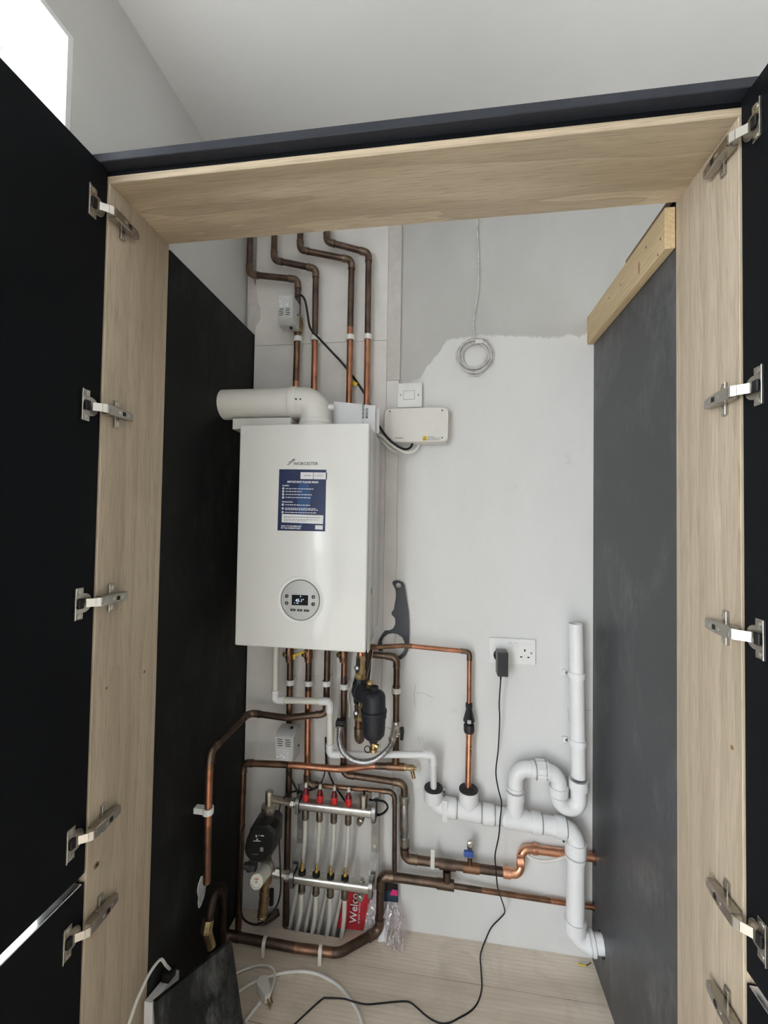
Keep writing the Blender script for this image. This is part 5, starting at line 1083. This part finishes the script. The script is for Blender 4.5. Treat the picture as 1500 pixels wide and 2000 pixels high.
MB().holed([Z4(*q) for q in so_], [[Z4(612 + 56 * math.cos(i * math.pi / 8), 358 + 58 * math.sin(i * math.pi / 8)) for i in range(16)]], (0, 0.005, 0)).build('spanner_body', 'tool', tl)
c = Z4(612, 322); tag(MB().lathe(X3(c.x, WB - 0.0003, c.z), -UY, [(0, .0026), (0.020, .0026), (0.021, .0042), (0.023, .0036)], 12).build('wall_peg', 'white'), 'white peg holding up the dark spanner', 'peg')
# coil of cable
cl = thing('cable_coil', 'coil of thin white cable hanging on the wall under a drop from above', 'cable coil', at_y(927, 735, WB))
cc_ = at_y(927.5, 694, WB - 0.012); pts = [X3(at_y(932, 430, WB - 0.006).x, WB - 0.006, HC - 0.004)] + [at_y(a, b, WB - 0.006) for a, b in ((932.5, 440), (934, 500), (934.5, 560), (930, 595), (925, 628), (925, 642))]
random.seed(11)
for k in range(8):
    rx = random.uniform(0.041, 0.058); rz = rx * random.uniform(0.92, 1.04); ox, oz = random.uniform(-.004, .004), random.uniform(-.006, .004); yy = WB - 0.006 - 0.0016 * k
    for i in range(14): a = math.pi / 2 + 2 * math.pi * i / 14; pts.append(X3(cc_.x + ox + rx * math.cos(a), yy + random.uniform(-.001, .001), cc_.z + oz + rz * math.sin(a)))
MB().tube(smooth(pts, 4), 0.0026, 7).build('cable', 'cable_grey', cl)
tp = [at_y(a, b, WB - 0.008) for a, b in ((897, 700), (902, 714), (912, 727), (925, 733), (938, 731), (944, 722))]; MB().tube(smooth(tp, 5), 0.0017, 7).build('loose_tail', 'cable_grey', cl)
c = at_y(936, 667, WB - 0.02); MB().box(c.x - 0.014, c.x + 0.013, WB - 0.024, WB - 0.021, c.z - 0.007, c.z + 0.006, 0.001, 1).build('tape_wrap', 'cable_white', cl)
MB().tube([at_y(920, 656, WB - 0.02), at_y(938, 660, WB - 0.024), at_y(954, 664, WB - 0.02)], 0.0016, 7).build('wire_tie', 'cable_grey', cl)
# pencil marks on the white wall
m = MB()
for a, b in (((812, 1336), (809, 1358)), ((809, 1358), (810.5, 1379)), ((813, 1353), (828, 1354)), ((828, 1354), (846, 1363)), ((819, 1437), (815, 1444)), ((1109, 1383), (1111, 1405)), ((1111, 1405), (1115, 1418)), ((1141, 1387), (1155, 1387))):
    p, q = at_y(*a, WB - 0.0002), at_y(*b, WB - 0.0002); d = (q - p).normalized(); nn = d.cross(UY) * 0.0005; m.prism([p - nn, q - nn, q + nn, p + nn], (0, 0.0001, 0))
m.build('pencil_mark', simple('pencil', (0.35, 0.34, 0.33), 0.8), bpy.data.objects['wall_back'])['kind'] = 'stuff'

# ------------------------------------------------------------------ loose cables
def cable(label, pts, r, mat, group=None, name='cable', cat='cable', k=6): return tag(MB().tube(smooth(pts, k), r, 8).build(name, mat), label, cat, group)
bc = thing('cable', 'black cable from the upper valve box down to the control box, with yellow tag', 'cable', at_y(790, 878, 1.41))
MB().tube(smooth([at_y(*q) for q in ((580, 578, 1.372), (588, 576.5, 1.372), (594, 583, 1.372), (597.5, 594, 1.375), (601, 616, 1.380), (604, 635, 1.382), (610, 647, 1.384), (624, 661.5, 1.386), (645, 684, 1.405), (675, 717, 1.428), (709, 764, 1.430), (726, 800, 1.428), (739, 830, 1.425), (750, 846, 1.395), (762, 860, 1.393), (778, 872, 1.398), (792, 877.5, 1.408), (802, 873.5, 1.418), (806, 865, 1.422))], 6), 0.0039, 9).build('cable_sheath', 'black', bc)
q = at_y(692, 749, 1.424); MB().obox(q, X3(0.009, 0, -0.006), X3(0, 0.0012, 0), X3(0.004, 0, 0.006), 0.0008, 1).build('cable_tag', 'yellow', bc)
cable('upper of two white cables curving from the boiler to the control box', [at_y(*q) for q in ((728, 842, 1.42), (738, 849, 1.40), (746, 852, 1.392), (760, 865, 1.392), (780, 879, 1.400), (796, 884, 1.410), (810, 880, 1.418), (819, 869, 1.426))], 0.0046, 'cable_white', 'white cables by the control box')
cable('lower of two white cables curving beside the control box', [at_y(*q) for q in ((726, 846, 1.424), (737, 853, 1.41), (747, 861, 1.402), (757, 872, 1.404), (766, 879, 1.410), (776, 883, 1.424))], 0.0046, 'cable_white', 'white cables by the control box')
yy = 1.382
cable('black cable dropping behind the red flow meters and looping right of the manifold', [at_y(*q) for q in ((636, 1440, 1.425), (637, 1475, 1.425), (641, 1504, 1.42), (652, 1532, 1.41), (664, 1550, 1.41), (675, 1566, 1.41), (690, 1590, 1.412), (720, 1594, 1.40), (745, 1590, 1.385), (757, 1578, 1.38), (752, 1567, 1.378), (738, 1563, 1.385), (722, 1562, 1.40))], 0.0034, 'black')
cable('black cable sweeping left over the manifold and down beside the pump', [at_y(*q) for q in ((636, 1470, 1.43), (636.5, 1490, 1.425), (633, 1514, 1.40), (625, 1532, 1.392), (610, 1542, 1.396), (592, 1544, 1.396), (574, 1546, 1.38), (560, 1552, 1.355), (550, 1566, 1.345), (545, 1584, 1.335), (543, 1604, 1.32), (545, 1640, 1.305), (547.5, 1700, 1.285), (548, 1738, 1.285), (542, 1766, 1.29), (530, 1786, 1.275), (518, 1799, 1.27))], 0.0028, 'black')
cable('black cable slanting from the lower valve box to the manifold bracket', [at_y(*q) for q in ((561, 1490, 1.36), (562, 1504, 1.36), (570, 1524, 1.365), (578, 1540, 1.372), (582, 1552, 1.40))], 0.0034, 'black')
cable('black pump cable looping down the left side to the floor', [at_y(*q) for q in ((478, 1610, 1.30), (471, 1628, 1.295), (470.5, 1670, 1.29), (469, 1715, 1.29), (469, 1745, 1.29), (471, 1782, 1.285), (480, 1799, 1.275), (500, 1806, 1.268), (514, 1801, 1.268))], 0.0030, 'black')
cable('thin white cable hanging behind the black filter', [at_y(*q) for q in ((693, 1310, 1.33), (691, 1326, 1.36), (682, 1347, 1.392), (679.5, 1365, 1.38), (683, 1380, 1.36), (682, 1400, 1.37))], 0.0022, 'cable_white')
cable('thin white cable slanting down to the filling hose', [at_y(*q) for q in ((668, 1378, 1.43), (662, 1392, 1.43), (655, 1410, 1.43), (650, 1430, 1.43), (648, 1455, 1.43))], 0.0022, 'cable_white')
cable('thin pale cable hanging under the boiler corner', [at_y(*q) for q in ((729, 1268, 1.345), (726, 1285, 1.35), (720, 1308, 1.352), (716, 1326, 1.35))], 0.0012, 'cable_grey')
cable('short curled white cable under the new copper bends', [at_y(*q) for q in ((1026, 1664, 1.43), (1032, 1672, 1.415), (1045, 1679, 1.41), (1065, 1682, 1.41), (1090, 1678, 1.415), (1112, 1670, 1.42))], 0.0042, 'cable_white')

# ------------------------------------------------------------------ bag by the wall
bgx = thing('printed_bag', 'red and clear plastic bag printed Welcome, leaning on the wall behind the pipes', 'bag', at_z(720, 1830, 0))
random.seed(5)
def sheet(c, fn_y, amp, mat, name, nu=14, nv=18):
    """c: four photo corners (top-left, top-right, bottom-right, bottom-left); fn_y gives the depth at (u, v)"""
    def f(u, v):
        px = (c[0][0] * (1 - u) + c[1][0] * u) * (1 - v) + (c[3][0] * (1 - u) + c[2][0] * u) * v
        py = (c[0][1] * (1 - u) + c[1][1] * u) * (1 - v) + (c[3][1] * (1 - u) + c[2][1] * u) * v
        return at_y(px, py, fn_y(u, v) + random.uniform(-amp, amp))
    m = MB().grid(f, nu, nv); return m.build(name, mat, bgx, ang=60)
lean = lambda u, v: 1.432 - 0.012 * v
sheet([(667, 1738), (727, 1742), (709, 1818), (656, 1812)], lambda u, v: 1.428 - 0.010 * v + 0.002 * math.sin(5 * u + 3 * v), 0.0002, 'bagred', 'printed_panel')
sheet([(722, 1750), (737, 1748), (737, 1832), (709, 1836)], lambda u, v: 1.4285 - 0.012 * v, 0.0016, 'paper', 'paper_insert', 4, 6)
sheet([(721, 1746), (739, 1744), (738, 1836), (707, 1838)], lambda u, v: 1.424 - 0.014 * v, 0.004, 'film', 'clear_edge', 8, 22)
sheet([(746, 1722), (777.5, 1727), (778, 1763), (747, 1760)], lambda u, v: 1.428, 0.0005, 'navy', 'printed_card', 6, 6)
sheet([(747, 1722), (776, 1726), (776, 1741), (747, 1740)], lambda u, v: 1.4262, 0.0003, 'black', 'card_band', 4, 3)
sheet([(766, 1737), (776.5, 1739), (776.5, 1750), (761, 1748)], lambda u, v: 1.4255, 0.0002, 'pink', 'card_print', 3, 3)
sheet([(754, 1771), (765.5, 1778), (751, 1856), (736, 1846)], lambda u, v: 1.424 - 0.030 * v, 0.0008, 'paper', 'paper_strip', 3, 10)
sheet([(747, 1760), (779, 1762), (792, 1870), (752, 1866)], lambda u, v: 1.421 - 0.048 * v, 0.006, 'film', 'clear_film', 14, 22)
sheet([(768, 1770), (782, 1772), (794, 1800), (776, 1868)], lambda u, v: 1.418 - 0.045 * v, 0.007, 'film', 'clear_film', 8, 18)
q = at_y(690, 1803, 1.4175); write('Welcome', 0.036, q, bgx, 'lettering', 'whiteink', (UZ + UX * 0.04 + UY * 0.02).normalized(), -UX, bold=0.01)
q = at_y(700, 1804, 1.4172); write('to your new home', 0.0105, q, bgx, 'lettering', 'whiteink', (UZ + UX * 0.04 + UY * 0.02).normalized(), -UX)

# ------------------------------------------------------------------ things on the floor
lb = thing('leaning_board', 'dusty dark board offcut lying tilted at the bottom left', 'board', at_z(400, 1990, 0))
hB = 0.235
A_, B_ = at_z(304, 1957, hB), at_z(453, 1838, hB); C_ = at_z(487, 2085, 0.004); D_ = A_ + (C_ - B_)
nrm = (B_ - A_).cross(D_ - A_).normalized(); nrm = nrm if nrm.y < 0 else -nrm
MB().prism([A_, B_, C_, D_], -nrm * 0.018).build('board', 'dusty', lb)
xa, xb = at_x(345, 1894, -0.675), at_x(293, 1958, -0.675); d = (xb - xa).normalized(); s_ = X3(1, 0, 0)
ex = thing('extension_lead', 'white socket block with a black plug behind the tilted dark board', 'extension lead', X3(-0.675, (xa.y + xb.y) / 2, 0))
MB().prism([X3(-0.690, xa.y, xa.z), X3(-0.690, xb.y, xb.z), X3(-0.690, xb.y, 0.001), X3(-0.690, xa.y, 0.001)], (0.022, 0, 0)).build('socket_block', 'white', ex)
MB().obox((xa * 0.72 + xb * 0.28) + X3(-0.002, 0, 0.010), d * 0.016, s_ * 0.011, d.cross(s_) * 0.010, 0.003, 2).build('plug', 'black', ex)
MB().tube(smooth([xa * 0.75 + xb * 0.25 + X3(-0.002, 0, 0.02), at_x(324, 1885, -0.672), at_x(315, 1874, -0.675), at_x(303, 1885, -0.675), at_x(288, 1909, -0.675), at_x(270, 1948, -0.675), at_x(262, 1969, -0.675), at_x(250, 2005, -0.672)], 6), 0.0034, 9).build('cable', 'cable_white', ex)
cable('white cable arcing across the floor from behind the tilted board', [at_z(*q, 0.005) for q in ((455, 1944), (469, 1935), (492, 1921), (520, 1909), (548, 1901), (576, 1897.5), (600, 1898), (625, 1904), (651, 1918), (668, 1932), (682, 1949), (699, 1976), (708, 2004), (712, 2024))], 0.0042, 'cable_white', None)
pg = thing('loose_plug', 'white mains plug lying on the floor beside the tilted board', 'plug', at_z(514, 1940, 0))
c = at_z(514, 1927, 0.012); e = at_z(522, 1948, 0.012); m = MB(); dd = (e - c).normalized(); ss = Vector((-dd.y, dd.x, 0))
m.prism([c + dd * 0.017 * math.cos(a) + ss * 0.017 * math.sin(a) - dd * 0.004 - UZ * 0.011 for a in [math.pi / 2 + i * math.pi / 12 for i in range(13)]] + [e - ss * 0.008 - UZ * 0.011 + dd * 0.004, e + ss * 0.008 - UZ * 0.011 + dd * 0.004], (0, 0, 0.024)); m.build('plug_body', 'warm', pg)
MB().obox(e + dd * 0.014 - UZ * 0.002, dd * 0.012, ss * 0.003, UZ * 0.002).build('plug_pin', 'oldbrass', pg); MB().obox(e + dd * 0.010 + ss * 0.008 - UZ * 0.002, dd * 0.009, ss * 0.002, UZ * 0.002).build('plug_pin', 'oldbrass', pg)
MB().tube(smooth([at_z(*q, h_) for q, h_ in (((524, 1948), 0.014), ((531, 1930), 0.02), ((537, 1905), 0.02), ((533, 1891), 0.02), ((520, 1885.5), 0.015), ((501, 1886), 0.01), ((480, 1893), 0.006), ((464, 1900), 0.006), ((452, 1905), 0.006))], 6), 0.0032, 9).build('cable', 'cable_white', pg)
tag(MB().tube([at_z(508, 1958, 0.006), at_z(497, 1972, 0.005), at_z(478, 1996, 0.004)], 0.0045, 10).build('cable_end', 'cable_white'), 'short white cable end pointing from the loose plug to the board', 'cable')
for i, (a, b, mt, lab) in enumerate((((1128, 1882), (1144, 1886), 'yellow', 'yellow wire offcut on the floor in the right back corner'), ((1130, 1878), (1150, 1883), 'cable_grey', 'grey wire offcut on the floor in the right back corner'), ((1145, 1885), (1154, 1880), 'oldbrass', 'brown wire offcut by the right panel foot'))):
    tag(MB().tube([at_z(*a, 0.0025), at_z((a[0] + b[0]) / 2, (a[1] + b[1]) / 2 + 1, 0.003), at_z(*b, 0.0025)], 0.0017, 7).build('wire_offcut', mt), lab, 'wire')
